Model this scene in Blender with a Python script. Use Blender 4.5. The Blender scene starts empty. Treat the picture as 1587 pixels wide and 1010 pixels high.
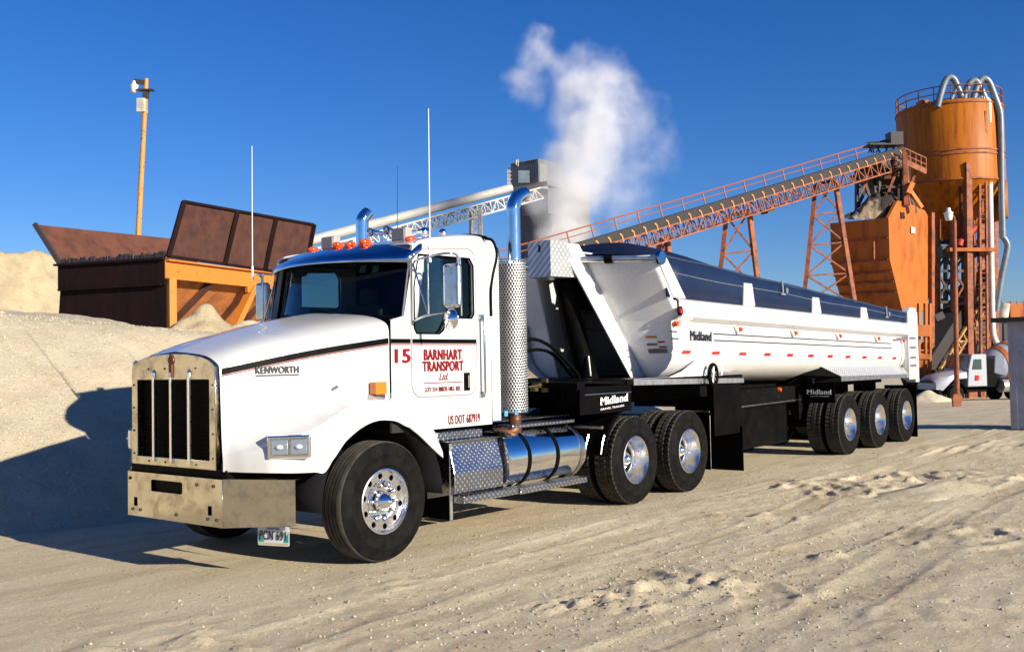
import bpy, bmesh, math, random
from mathutils import Vector, Matrix, noise
random.seed(7)
S = bpy.context.scene
COL = S.collection
R = math.radians
# ------------------------------------------------------------------ camera
W0, H0, F0 = 1587.0, 1010.0, 1568.9
CC = Vector((-6.2674, -7.6724, 1.7252))
FW = Vector((0.782004, 0.622280, 0.035180)).normalized()
RT = Vector((0.623070, -0.781945, -0.018618)).normalized()
UP = Vector((-0.015924, -0.036479, 0.999208)).normalized()
cd = bpy.data.cameras.new('camera'); cam = bpy.data.objects.new('camera', cd); COL.objects.link(cam)
cam.matrix_world = Matrix(((RT.x, UP.x, -FW.x, CC.x), (RT.y, UP.y, -FW.y, CC.y), (RT.z, UP.z, -FW.z, CC.z), (0, 0, 0, 1)))
cd.sensor_width = 36; cd.lens = 36 * F0 / W0; cd.clip_end = 5000; cd.clip_start = 0.1
S.camera = cam
# ------------------------------------------------------------------ light
SUN_AZ, SUN_EL = 269.5, 19.0          # direction towards the sun, degrees from +X
w = bpy.data.worlds.new('World'); S.world = w; w.use_nodes = True
nt = w.node_tree; bg = nt.nodes['Background']
sk = nt.nodes.new('ShaderNodeTexSky'); sk.sky_type = 'NISHITA'; sk.sun_disc = False
sk.sun_elevation = R(SUN_EL); sk.sun_rotation = R(90 - SUN_AZ); sk.air_density = 1.0; sk.dust_density = 0.0; sk.ozone_density = 3.2
hs = nt.nodes.new('ShaderNodeHueSaturation'); hs.inputs['Saturation'].default_value = 1.30; hs.inputs['Value'].default_value = 1.0
tn = nt.nodes.new('ShaderNodeMix'); tn.data_type = 'RGBA'; tn.blend_type = 'MULTIPLY'; tn.inputs[0].default_value = 1; tn.inputs[7].default_value = (.74, .90, 1.36, 1)
nt.links.new(sk.outputs[0], hs.inputs['Color']); nt.links.new(hs.outputs[0], tn.inputs[6]); nt.links.new(tn.outputs[2], bg.inputs[0])
bg.inputs[1].default_value = 0.052
sd = bpy.data.lights.new('sun', 'SUN'); sun = bpy.data.objects.new('sun', sd); COL.objects.link(sun)
sd.energy = 5.0; sd.angle = R(0.53); sd.color = (1.0, 0.90, 0.74)
sv = Vector((math.cos(R(SUN_EL)) * math.cos(R(SUN_AZ)), math.cos(R(SUN_EL)) * math.sin(R(SUN_AZ)), math.sin(R(SUN_EL))))
sun.rotation_euler = sv.to_track_quat('Z', 'Y').to_euler(); sun.location = (0, -20, 20)
S.view_settings.view_transform = 'Standard'; S.view_settings.look = 'None'
S.view_settings.exposure = 0.78; S.view_settings.gamma = 1.0

# ------------------------------------------------------------------ materials
def mat(name, col, rough=0.5, metal=0.0, coat=0.0, noise_amt=0.0, noise_scale=4.0, bump=0.0, bump_scale=40.0, col2=None, spec=0.5, fac_lo=.4, fac_hi=.65, rough_var=0.0, stretch=None):
    m = bpy.data.materials.new(name); m.use_nodes = True
    n = m.node_tree.nodes; l = m.node_tree.links; b = n['Principled BSDF']
    b.inputs['Base Color'].default_value = (*col, 1); b.inputs['Roughness'].default_value = rough
    b.inputs['Metallic'].default_value = metal; b.inputs['Coat Weight'].default_value = coat; b.inputs['Coat Roughness'].default_value = 0.05
    b.inputs['Specular IOR Level'].default_value = spec
    tc = n.new('ShaderNodeTexCoord'); src = tc.outputs['Object']
    if stretch:
        mp = n.new('ShaderNodeMapping'); mp.inputs['Scale'].default_value = stretch; l.new(src, mp.inputs[0]); src = mp.outputs[0]
    if col2 is not None or noise_amt:
        t = n.new('ShaderNodeTexNoise'); t.inputs['Scale'].default_value = noise_scale; t.inputs['Detail'].default_value = 7; t.inputs['Roughness'].default_value = .65
        l.new(src, t.inputs['Vector'])
        r = n.new('ShaderNodeMapRange'); r.inputs[1].default_value = fac_lo; r.inputs[2].default_value = fac_hi; l.new(t.outputs[0], r.inputs[0])
        mx = n.new('ShaderNodeMix'); mx.data_type = 'RGBA'; mx.inputs[6].default_value = (*col, 1)
        c2 = col2 if col2 is not None else tuple(c * (1 - noise_amt) for c in col)
        mx.inputs[7].default_value = (*c2, 1); l.new(r.outputs[0], mx.inputs[0]); l.new(mx.outputs[2], b.inputs['Base Color'])
        if rough_var:
            r2 = n.new('ShaderNodeMapRange'); r2.inputs[3].default_value = rough; r2.inputs[4].default_value = rough + rough_var
            l.new(r.outputs[0], r2.inputs[0]); l.new(r2.outputs[0], b.inputs['Roughness'])
    if bump:
        t = n.new('ShaderNodeTexNoise'); t.inputs['Scale'].default_value = bump_scale; t.inputs['Detail'].default_value = 5; l.new(src, t.inputs['Vector'])
        bp = n.new('ShaderNodeBump'); bp.inputs['Strength'].default_value = bump; bp.inputs['Distance'].default_value = 0.02
        l.new(t.outputs[0], bp.inputs['Height']); l.new(bp.outputs[0], b.inputs['Normal'])
    return m

def dusty(m, z0, z1, dust=(.42, .36, .25), amount=.6, scale=3.0):
    """road dust that has settled on the lower part of a panel (object z from z1 down to z0)"""
    n = m.node_tree.nodes; l = m.node_tree.links; b = n['Principled BSDF']
    tc = n.new('ShaderNodeTexCoord'); sx = n.new('ShaderNodeSeparateXYZ'); l.new(tc.outputs['Object'], sx.inputs[0])
    t = n.new('ShaderNodeTexNoise'); t.inputs['Scale'].default_value = scale; t.inputs['Detail'].default_value = 8; t.inputs['Roughness'].default_value = .7
    l.new(tc.outputs['Object'], t.inputs['Vector'])
    r = n.new('ShaderNodeMapRange'); r.inputs[1].default_value = z1; r.inputs[2].default_value = z0; l.new(sx.outputs[2], r.inputs[0])
    mu = n.new('ShaderNodeMath'); mu.operation = 'MULTIPLY'; l.new(r.outputs[0], mu.inputs[0])
    r2 = n.new('ShaderNodeMapRange'); r2.inputs[1].default_value = .3; r2.inputs[2].default_value = .7; r2.inputs[4].default_value = amount * 1.6; l.new(t.outputs[0], r2.inputs[0]); l.new(r2.outputs[0], mu.inputs[1])
    mu.use_clamp = True
    mx = n.new('ShaderNodeMix'); mx.data_type = 'RGBA'; mx.inputs[7].default_value = (*dust, 1)
    cur = b.inputs['Base Color']
    if cur.is_linked: l.new(cur.links[0].from_socket, mx.inputs[6])
    else: mx.inputs[6].default_value = cur.default_value
    l.new(mu.outputs[0], mx.inputs[0]); l.new(mx.outputs[2], cur)
    return m

M = {}
M['white'] = dusty(mat('white_truck_paint', (.56, .565, .565), .26, coat=.7, bump=.012, bump_scale=9), .75, 1.25, amount=.30)
M['twhite'] = dusty(mat('white_trailer_paint', (.60, .60, .60), .3, coat=.35, noise_amt=.06, noise_scale=2.5, bump=.02, bump_scale=7), 1.25, 1.75, dust=(.40, .36, .29), amount=.42, scale=4)
M['gablepaint'] = mat('front_wall_paint', (.80, .81, .82), .40, col2=(.66, .67, .68), noise_scale=55, bump=.05, bump_scale=3)
M['chrome'] = mat('chrome', (.92, .92, .92), .07, 1.0, noise_amt=.15, noise_scale=3, rough_var=.08, bump=.02, bump_scale=4)
M['dirtytintchrome'] = mat('dusty_chrome_sand_tint', (.66, .61, .50), .11, 1.0, col2=(.36, .29, .20), noise_scale=6, fac_lo=.45, fac_hi=.75, rough_var=.35, bump=.02, bump_scale=3)  # dusty chrome; tan reflection of the sunlit sand is put into its colour
M['steel'] = mat('polished_steel', (.62, .64, .67), .16, 1.0, noise_amt=.3, noise_scale=8, rough_var=.15)
M['visor'] = mat('visor_steel_sky_tint', (.42, .50, .70), .12, 1.0, noise_amt=.15, noise_scale=3)  # polished steel, tinted blue to paint in the sky's reflection
M['alu'] = mat('aluminium', (.72, .73, .74), .32, .9, noise_amt=.3, noise_scale=12, bump=.05)
M['black'] = mat('black_paint', (.002, .002, .0025), .45, spec=.04, col2=(.005, .0045, .004), noise_scale=5)
M['rubber'] = mat('tyre_rubber', (.0055, .0055, .006), .7, spec=.05, col2=(.012, .0115, .010), noise_scale=9, bump=.05, bump_scale=60)
M['rubberflap'] = mat('mud_flap_rubber', (.0025, .0025, .003), .7, spec=.03, col2=(.005, .0045, .004), noise_scale=4)
M['rimalloy'] = mat('polished_rim_alloy', (.86, .86, .85), .20, 1.0, noise_amt=.12, noise_scale=6, rough_var=.12)
M['dark'] = mat('dark_interior', (.006, .006, .008), .8, spec=.2)
M['frame'] = mat('chassis_paint', (.004, .004, .004), .7, spec=.04, col2=(.014, .012, .010), noise_scale=8, fac_lo=.5, fac_hi=.75)
M['red'] = mat('red_lettering', (.20, .003, .007), .5, spec=.2)
M['maroon'] = mat('maroon_stripe', (.06, .004, .010), .35)
M['blacktext'] = mat('black_lettering', (.015, .015, .02), .4)
M['whitetext'] = mat('white_lettering', (.8, .8, .8), .5)
M['tarp'] = mat('navy_tarp', (.006, .010, .030), .6, spec=.12, col2=(.010, .017, .045), noise_scale=1.6, bump=.35, bump_scale=2.2)
M['panel'] = mat('navy_side_panel', (.007, .016, .050), .45, spec=.2, col2=(.010, .022, .062), noise_scale=1.2, bump=.06, bump_scale=3)
M['orangelens'] = mat('amber_lens', (.75, .075, .004), .15, coat=.5)
M['redlens'] = mat('red_lens', (.45, .01, .01), .15, coat=.5)
M['grey'] = mat('grey_plastic', (.30, .29, .27), .6)
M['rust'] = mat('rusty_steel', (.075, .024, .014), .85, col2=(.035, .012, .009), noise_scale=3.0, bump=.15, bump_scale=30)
M['rustlit'] = mat('rust_lit_flap', (.12, .040, .020), .8, col2=(.065, .022, .013), noise_scale=2.2, bump=.15, bump_scale=30)  # lit copy of the rust: brightness put into the flap's colour
M['darkrust'] = mat('dark_rusted_wall', (.016, .006, .006), .9, spec=.15, col2=(.008, .004, .004), noise_scale=1.5, bump=.1, bump_scale=20, stretch=(3, 3, .6))
M['orange'] = mat('orange_plant_paint', (.42, .120, .018), .55, spec=.25, col2=(.17, .048, .014), noise_scale=1.0, fac_lo=.47, fac_hi=.74, bump=.05, bump_scale=12, stretch=(1.6, 1.6, .5))
M['silo'] = mat('orange_silo_paint', (.40, .118, .004), .5, spec=.2, col2=(.19, .050, .006), noise_scale=1.1, fac_lo=.45, fac_hi=.68, stretch=(2.2, 2.2, .22))
M['orange2'] = mat('orange_beam_paint', (.55, .175, .022), .5, col2=(.24, .07, .02), noise_scale=5, fac_lo=.58, fac_hi=.8)
M['rustorange'] = mat('rusted_orange_steel', (.32, .085, .022), .7, col2=(.10, .030, .015), noise_scale=2.5, fac_lo=.4, fac_hi=.65)
M['yellow'] = mat('peeling_yellow_pole', (.58, .24, .045), .6, col2=(.12, .04, .02), noise_scale=9, fac_lo=.58, fac_hi=.64)
M['belt'] = mat('conveyor_belt_rubber', (.025, .022, .022), .8)
M['darksteel'] = mat('dark_steel', (.035, .030, .030), .6)
M['palesteel'] = mat('pale_steel', (.55, .52, .46), .6, noise_amt=.4, noise_scale=2)
M['greycladding'] = mat('grey_cladding', (.15, .16, .175), .6, .1, col2=(.10, .105, .115), noise_scale=.5, stretch=(1, 1, .3))
M['pipe'] = mat('pale_blue_pipe', (.17, .215, .25), .4, .2, noise_amt=.25, noise_scale=2)
M['whitepipe'] = mat('white_pipe', (.72, .70, .64), .4, noise_amt=.25, noise_scale=2)
M['glass'] = None

def glassmat():
    m = bpy.data.materials.new('tinted_glass'); m.use_nodes = True
    n = m.node_tree.nodes; l = m.node_tree.links; n.remove(n['Principled BSDF'])
    tr = n.new('ShaderNodeBsdfTransparent'); tr.inputs[0].default_value = (.50, .60, .62, 1)
    gl = n.new('ShaderNodeBsdfGlossy'); gl.inputs['Roughness'].default_value = .02; gl.inputs['Color'].default_value = (1, 1, 1, 1)
    fr = n.new('ShaderNodeFresnel'); fr.inputs['IOR'].default_value = 1.35
    mx = n.new('ShaderNodeMixShader'); l.new(fr.outputs[0], mx.inputs[0]); l.new(tr.outputs[0], mx.inputs[1]); l.new(gl.outputs[0], mx.inputs[2])
    l.new(mx.outputs[0], n['Material Output'].inputs[0]); return m
M['glass'] = glassmat()

def treadplate(name, base=(.66, .67, .69), scale=26.0, bmp=.9, rough=.22, metal=1.0):
    """diamond tread plate: crossed raised bars in the height"""
    m = mat(name, base, rough, metal, noise_amt=.2, noise_scale=5, rough_var=.15)
    n = m.node_tree.nodes; l = m.node_tree.links; b = n['Principled BSDF']
    tc = n.new('ShaderNodeTexCoord'); sp = n.new('ShaderNodeSeparateXYZ'); l.new(tc.outputs['Object'], sp.inputs[0])
    def mm(op, a, c):
        q = n.new('ShaderNodeMath'); q.operation = op
        for i, v in enumerate((a, c)):
            if isinstance(v, (int, float)): q.inputs[i].default_value = v
            elif v is not None: l.new(v, q.inputs[i])
        return q.outputs[0]
    yz = mm('ADD', sp.outputs[1], sp.outputs[2])
    u = mm('MULTIPLY', mm('ADD', sp.outputs[0], yz), scale * math.pi); v = mm('MULTIPLY', mm('SUBTRACT', sp.outputs[0], yz), scale * math.pi)
    h = mm('MULTIPLY', mm('SINE', u, None), mm('SINE', v, None))
    h2 = mm('MAXIMUM', mm('ABSOLUTE', h, None), .45)
    bp = n.new('ShaderNodeBump'); bp.inputs['Strength'].default_value = bmp; bp.inputs['Distance'].default_value = .006
    l.new(h2, bp.inputs['Height']); l.new(bp.outputs[0], b.inputs['Normal'])
    mr = n.new('ShaderNodeMapRange'); mr.inputs[1].default_value = .45; mr.inputs[2].default_value = .8; mr.inputs[3].default_value = .55; mr.inputs[4].default_value = 1.0; l.new(h2, mr.inputs[0])
    mx = n.new('ShaderNodeMix'); mx.data_type = 'RGBA'; mx.blend_type = 'MULTIPLY'; mx.inputs[0].default_value = 1
    cur = b.inputs['Base Color'].links[0].from_socket; l.new(cur, mx.inputs[6]); l.new(mr.outputs[0], mx.inputs[7]); l.new(mx.outputs[2], b.inputs['Base Color'])
    return m
M['tread'] = treadplate('diamond_tread_plate', scale=15)
M['treadwhite'] = treadplate('white_tread_plate', (.80, .81, .83), scale=11, bmp=.35, rough=.35, metal=.45)

def tyremat(lug):
    m = mat('tread_rubber', (.060, .053, .042), .85, col2=(.020, .018, .015), noise_scale=10)
    n = m.node_tree.nodes; l = m.node_tree.links; b = n['Principled BSDF']
    tc = n.new('ShaderNodeTexCoord'); sp = n.new('ShaderNodeSeparateXYZ'); l.new(tc.outputs['Object'], sp.inputs[0])
    at = n.new('ShaderNodeMath'); at.operation = 'ARCTAN2'; l.new(sp.outputs[0], at.inputs[0]); l.new(sp.outputs[2], at.inputs[1])
    cb = n.new('ShaderNodeCombineXYZ'); l.new(at.outputs[0], cb.inputs[0]); l.new(sp.outputs[1], cb.inputs[1])
    br = n.new('ShaderNodeTexBrick'); br.offset = .5; br.inputs['Scale'].default_value = 1.0
    br.inputs['Brick Width'].default_value = .085 if lug else .05; br.inputs['Row Height'].default_value = .042
    br.inputs['Mortar Size'].default_value = .0065 if lug else .003; br.inputs['Mortar Smooth'].default_value = .2
    br.inputs['Color1'].default_value = (1, 1, 1, 1); br.inputs['Color2'].default_value = (1, 1, 1, 1); br.inputs['Mortar'].default_value = (0, 0, 0, 1)
    l.new(cb.outputs[0], br.inputs['Vector'])
    bp = n.new('ShaderNodeBump'); bp.inputs['Strength'].default_value = 1; bp.inputs['Distance'].default_value = .012 if lug else .004
    l.new(br.outputs['Color'], bp.inputs['Height']); l.new(bp.outputs[0], b.inputs['Normal'])
    mx = n.new('ShaderNodeMix'); mx.data_type = 'RGBA'; mx.inputs[6].default_value = (.008, .008, .008, 1) if lug else (.04, .037, .032, 1)
    l.new(br.outputs['Color'], mx.inputs[0]); l.new(b.inputs['Base Color'].links[0].from_socket, mx.inputs[7]); l.new(mx.outputs[2], b.inputs['Base Color'])
    return m
M['treadlug'] = tyremat(True); M['treadrib'] = tyremat(False)

# ------------------------------------------------------------------ mesh helpers
class MB:
    def __init__(s): s.v = []; s.f = []; s.mi = []; s.cur = 0
    def add(s, vs, fs):
        o = len(s.v); s.v += [tuple(p) for p in vs]; s.f += [tuple(i + o for i in f) for f in fs]; s.mi += [s.cur] * len(fs); return s
    def box(s, a, b):
        (x0, y0, z0), (x1, y1, z1) = a, b
        s.add([(x0, y0, z0), (x1, y0, z0), (x1, y1, z0), (x0, y1, z0), (x0, y0, z1), (x1, y0, z1), (x1, y1, z1), (x0, y1, z1)],
              [(0, 3, 2, 1), (4, 5, 6, 7), (0, 1, 5, 4), (1, 2, 6, 5), (2, 3, 7, 6), (3, 0, 4, 7)]); return s
    def obox(s, c, ax, ay, az):
        """box from centre and three half-axis vectors"""
        c, ax, ay, az = map(Vector, (c, ax, ay, az)); vs = []
        for k in (-1, 1):
            for i, j in ((-1, -1), (1, -1), (1, 1), (-1, 1)): vs.append(c + ax * i + ay * j + az * k)
        s.add(vs, [(0, 3, 2, 1), (4, 5, 6, 7), (0, 1, 5, 4), (1, 2, 6, 5), (2, 3, 7, 6), (3, 0, 4, 7)]); return s
    def bar(s, a, b, w, h=None, up=(0, 0, 1)):
        a, b = Vector(a), Vector(b); d = b - a; L = d.length
        if L < 1e-6: return s
        d /= L; up = Vector(up); sd_ = d.cross(up)
        if sd_.length < 1e-3: sd_ = d.cross(Vector((1, 0, 0)))
        sd_.normalize(); u = sd_.cross(d)
        return s.obox((a + b) / 2, d * L / 2, sd_ * w / 2, u * (h or w) / 2)
    def tube(s, pts, r, n=10, cap=True, smooth_path=False):
        pts = [Vector(p) for p in pts]
        if smooth_path: pts = spline(pts, 6)
        rs = r if isinstance(r, (list, tuple)) else [r] * len(pts)
        if len(rs) != len(pts): rs = [rs[0]] * len(pts)
        t = (pts[1] - pts[0]).normalized(); a = Vector((0, 0, 1)) if abs(t.z) < .9 else Vector((1, 0, 0))
        nrm = t.cross(a).normalized(); vs = []; fs = []
        for i, p in enumerate(pts):
            t = ((pts[min(i + 1, len(pts) - 1)] - p).normalized() + (p - pts[max(i - 1, 0)]).normalized())
            t = t.normalized() if t.length > 1e-6 else Vector((0, 0, 1))
            nrm = (nrm - t * nrm.dot(t)).normalized(); bn = t.cross(nrm)
            for k in range(n):
                an = 2 * math.pi * k / n; vs.append(p + (nrm * math.cos(an) + bn * math.sin(an)) * rs[i])
        for i in range(len(pts) - 1):
            for k in range(n): fs.append((i * n + k, i * n + (k + 1) % n, (i + 1) * n + (k + 1) % n, (i + 1) * n + k))
        if cap: fs += [tuple(range(n))[::-1], tuple((len(pts) - 1) * n + k for k in range(n))]
        return s.add(vs, fs)
    def lathe(s, prof, o, axis, n=32, ref=None):
        """prof: list of (radius, distance along axis)"""
        o = Vector(o); ax = Vector(axis).normalized(); a = Vector((0, 0, 1)) if abs(ax.z) < .9 else Vector((1, 0, 0))
        u = ax.cross(a).normalized(); v = ax.cross(u); vs = []; fs = []
        for r, h in prof:
            for k in range(n):
                an = 2 * math.pi * k / n; vs.append(o + ax * h + (u * math.cos(an) + v * math.sin(an)) * r)
        for i in range(len(prof) - 1):
            for k in range(n): fs.append((i * n + k, i * n + (k + 1) % n, (i + 1) * n + (k + 1) % n, (i + 1) * n + k))
        return s.add(vs, fs)
    def cyl(s, a, b, r, n=20): return s.lathe([(0.0001, 0), (r, 0), (r, (Vector(b) - Vector(a)).length), (0.0001, (Vector(b) - Vector(a)).length)], a, Vector(b) - Vector(a), n)
    def ball(s, c, r, n=12, sc=(1, 1, 1)):
        vs = []; fs = []; m = n // 2
        for i in range(m + 1):
            th = math.pi * i / m
            for k in range(n):
                ph = 2 * math.pi * k / n; vs.append((c[0] + r * sc[0] * math.sin(th) * math.cos(ph), c[1] + r * sc[1] * math.sin(th) * math.sin(ph), c[2] + r * sc[2] * math.cos(th)))
        for i in range(m):
            for k in range(n): fs.append((i * n + k, (i + 1) * n + k, (i + 1) * n + (k + 1) % n, i * n + (k + 1) % n))
        return s.add(vs, fs)
    def grid(s, rows, flip=False):
        n = len(rows[0]); vs = [p for r in rows for p in r]; fs = []
        for i in range(len(rows) - 1):
            for k in range(n - 1):
                f = (i * n + k, i * n + k + 1, (i + 1) * n + k + 1, (i + 1) * n + k); fs.append(f[::-1] if flip else f)
        return s.add(vs, fs)
    def prism(s, poly, ext):
        """polygon (3D points) extruded by a vector"""
        e = Vector(ext); n = len(poly); p = [Vector(q) for q in poly]
        return s.add(p + [q + e for q in p], [tuple(range(n))[::-1], tuple(n + k for k in range(n))] + [(k, (k + 1) % n, n + (k + 1) % n, n + k) for k in range(n)])
    def poly(s, pts, t=None):
        return s.add(pts, [tuple(range(len(pts)))])

def spline(pts, k):
    pts = [Vector(p) for p in pts]; out = []
    for i in range(len(pts) - 1):
        p0, p1, p2, p3 = pts[max(i - 1, 0)], pts[i], pts[i + 1], pts[min(i + 2, len(pts) - 1)]
        for j in range(k):
            t = j / k; out.append(.5 * ((2 * p1) + (p2 - p0) * t + (2 * p0 - 5 * p1 + 4 * p2 - p3) * t * t + (3 * p1 - p0 - 3 * p2 + p3) * t ** 3))
    return out + [pts[-1]]

def link(name, me, m, parent=None, kind=None):
    o = bpy.data.objects.new(name, me); COL.objects.link(o)
    if m: me.materials.append(m)
    if parent is not None: o.parent = parent
    if kind: o['kind'] = kind
    return o
ORG = {}
def root_loc(p):
    v = Vector((0, 0, 0))
    while p is not None: v += Vector(p.location); p = p.parent
    return v
def build(name, mb, m, parent=None, smooth=None, bevel=0, mats=None, thick=0, local=False, loc=None):
    """one mesh object; coordinates are given in world space unless local"""
    off = Vector((0, 0, 0)) if local else root_loc(parent)
    base = Vector((0, 0, 0))
    if parent is None and loc is not None: base = Vector(loc)
    me = bpy.data.meshes.new(name)
    me.from_pydata([tuple(Vector(p) - off - base) for p in mb.v], [], mb.f); me.update()
    o = link(name, me, m, parent); o.location = base
    if mats:
        for q in mats: me.materials.append(q)
        me.polygons.foreach_set('material_index', mb.mi)
    bm = bmesh.new(); bm.from_mesh(me)
    bmesh.ops.remove_doubles(bm, verts=bm.verts, dist=1e-5)
    bmesh.ops.recalc_face_normals(bm, faces=bm.faces)
    if smooth is not None:
        for f in bm.faces: f.smooth = True
        for e in bm.edges:
            if len(e.link_faces) == 2 and e.calc_face_angle(0) > R(smooth): e.smooth = False
    bm.to_mesh(me); bm.free()
    if thick:
        md = o.modifiers.new('t', 'SOLIDIFY'); md.thickness = thick; md.offset = 0
    if bevel:
        md = o.modifiers.new('b', 'BEVEL'); md.width = bevel; md.segments = 2; md.limit_method = 'ANGLE'; md.angle_limit = R(40); md.harden_normals = False
    return o
def thing(name, label, cat, loc, group=None):
    o = bpy.data.objects.new(name, None); COL.objects.link(o); o.location = loc
    o.empty_display_size = .3; return tag(o, label, cat, group)
def tag(o, label, cat, group=None):
    o['label'] = label; o['category'] = cat
    if group: o['group'] = group
    return o
def curve_mesh(cu):
    o = bpy.data.objects.new('tmp', cu); COL.objects.link(o)
    dg = bpy.context.evaluated_depsgraph_get(); dg.update()
    me = bpy.data.meshes.new_from_object(o.evaluated_get(dg)); bpy.data.objects.remove(o); return me
def circ(cx, cy, r, n=24): return [(cx + r * math.cos(2 * math.pi * k / n), cy + r * math.sin(2 * math.pi * k / n)) for k in range(n)]
def rrect(x0, y0, x1, y1, r, n=5):
    out = []
    for cx, cy, a in ((x1 - r, y1 - r, 0), (x0 + r, y1 - r, 90), (x0 + r, y0 + r, 180), (x1 - r, y0 + r, 270)):
        for k in range(n + 1): an = R(a + 90 * k / n); out.append((cx + r * math.cos(an), cy + r * math.sin(an)))
    return out
def plate(name, loops, o, u, v, thick, m, parent, bev=0):
    """flat plate from 2D loops (first is the outline, others are holes); o + u*x + v*y, thickness centred"""
    cu = bpy.data.curves.new('c', 'CURVE'); cu.dimensions = '2D'; cu.fill_mode = 'BOTH'; cu.extrude = max(thick / 2 - bev, 0); cu.bevel_depth = bev; cu.offset = -bev
    for lp in loops:
        sp = cu.splines.new('POLY'); sp.points.add(len(lp) - 1); sp.use_cyclic_u = True
        for p, q in zip(sp.points, lp): p.co = (q[0], q[1], 0, 1)
    me = curve_mesh(cu); u, v = Vector(u).normalized(), Vector(v).normalized(); n = u.cross(v)
    org = Vector(o) - root_loc(parent)
    mt = Matrix(((u.x, v.x, n.x, org.x), (u.y, v.y, n.y, org.y), (u.z, v.z, n.z, org.z), (0, 0, 0, 1))); me.transform(mt)
    me.materials.clear(); me.name = name
    return link(name, me, m, parent)
def text(name, s, o, u, v, w, h, m, parent, bold=0.0, shear=0.0, serif=False, spacing=1.0, lift=.004):
    """lettering fitted to w x h, lower left at o, raised off the surface along u x v"""
    cu = bpy.data.curves.new('t', 'FONT'); cu.body = s; cu.shear = shear; cu.extrude = .004; cu.space_character = spacing
    me = curve_mesh(cu)
    xs = [p.co.x for p in me.vertices]; ys = [p.co.y for p in me.vertices]
    x0, x1, y0, y1 = min(xs), max(xs), min(ys), max(ys)
    u, v = Vector(u).normalized(), Vector(v).normalized(); n = u.cross(v); org = Vector(o) - root_loc(parent) + n * lift
    sx, sy = w / (x1 - x0), h / (y1 - y0)
    # heavier weight: the outline is laid a few times, shifted by a fraction of the stroke, each a hair above the last
    tv, tf = [], []; b = max(bold, 0) * .62
    for q, (ox, oy) in enumerate([(0, 0), (b, 0), (-b, 0), (0, b), (0, -b)] if b else [(0, 0)]):
        o = len(tv); tf += [tuple(i + o for i in f.vertices) for f in me.polygons]
        for p in me.vertices: x, y, z = p.co; tv.append(tuple(org + u * (x - x0 + ox) * sx + v * (y - y0 + oy * .6) * sy + n * (z * .3 + q * .0003)))
    me = bpy.data.meshes.new(name); me.from_pydata(tv, [], tf); me.update()
    return link(name, me, m, parent)
def ray(u_, v_):
    return FW + RT * ((u_ - W0 / 2) / F0) + UP * ((H0 / 2 - v_) / F0)
def at(u_, v_, depth):
    """a far point of the plant: bearing (u_, v_) of the survey photo, depth in metres"""
    return CC + ray(u_, v_) * depth
def onplane(u_, v_, axis, val):
    d = ray(u_, v_); t = (val - CC[axis]) / d[axis]; return CC + d * t
def copy_tree(o, parent=None):
    c = o.copy(); COL.objects.link(c); c.parent = parent
    for ch in list(o.children): copy_tree(ch, c)
    return c

# ================================================================== GROUND
def fbm(x, y, z=0.0, o=4):
    v = 0; a = 1; f = 1; s = 0
    for i in range(o):
        v += a * noise.noise(Vector((x * f, y * f, z + i * 7.3))); s += a; a *= .5; f *= 2.03
    return v / s
def sstep(a, b, x):
    t = min(max((x - a) / (b - a), 0), 1); return t * t * (3 - 2 * t)
def base_z(x, y):
    d = (x - CC.x) * FW.x + (y - CC.y) * FW.y
    return -0.029 * min(max(d - 23, 0), 55)
CLODS = [onplane(u_, v_, 2, 0) for u_, v_ in ((1003, 915), (868, 938), (940, 925), (1150, 905), (985, 940), (1100, 905), (1290, 862), (1415, 750))]
TRACKS = [(-2.35, .02, .30), (-2.95, .035, .26), (-3.9, -.02, .3), (-4.4, -.03, .22), (-1.9, .01, .2), (-3.3, .07, .25), (-5.0, .05, .3)]
def ground_z(x, y):
    z = base_z(x, y)
    if abs(x) < 40 and abs(y) < 40:
        under = 1 - sstep(.2, 1.1, abs(y) - 1.0) * 1.0
        if x < -2.2 or x > 16: under *= .5
        amp = 1 - .75 * under
        z += amp * (.034 * fbm(x * .22, y * .8, 1.0, 3) + .016 * fbm(x * 1.3, y * 2.4, 5.0, 4) + .014 * fbm(x * 5, y * 6, 9.0, 3)) - .004
        if -12 < x < 26:
            for y0, k, wd in TRACKS:
                dy = y - (y0 + k * x + .25 * noise.noise(Vector((x * .15, y0, 3))))
                if abs(dy) < wd:
                    e = 1 - sstep(wd * .55, wd, abs(dy)); tk = max(0, min(1, .5 + 1.6 * noise.noise(Vector((x * .35, y0 * 3, 8))))); lug = .004 * math.sin(x * 38 + 6 * dy * (1 if dy > 0 else -1))
                    z += amp * tk * (-.012 * e + lug * e * 1.3 + .007 * math.exp(-((abs(dy) - wd) / .05) ** 2))
            r = noise.noise(Vector((x * .5 + 11, y * .5, 2)))
            m = sstep(0.0, .35, r) * sstep(1.2, 2.2, -y)
            if m > 0:
                c = abs(noise.noise(Vector((x * 2.1, y * 2.1, 4)))) ; z += m * (.045 * (1 - c * 3) * max(0, 1 - c * 3) + .02 * noise.noise(Vector((x * 7, y * 7, 1))))
            for i, c in enumerate(CLODS):
                dx, dy = x - c.x, y - c.y; rr = math.hypot(dx, dy * 1.2) / (.20 + .05 * (i % 3))
                if rr < 1.9:
                    nn = noise.noise(Vector((x * 5, y * 5, i * 3.1)))
                    n2 = fbm(x * 6, y * 7, i * 3.1, 3); z += math.exp(-rr * rr * 1.6) * (.02 + .17 * n2 * (1 if n2 > 0 else .8))
    return z
def axis(lo, a, b, hi, fine, grow):
    v = []; x = a
    while x < b: v.append(x); x += fine
    st = fine
    while x < hi: v.append(x); st *= grow; x += st
    v.append(hi); x = a; st = fine
    while x > lo: st *= grow; x -= st; v.insert(0, max(x, lo))
    return v
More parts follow.
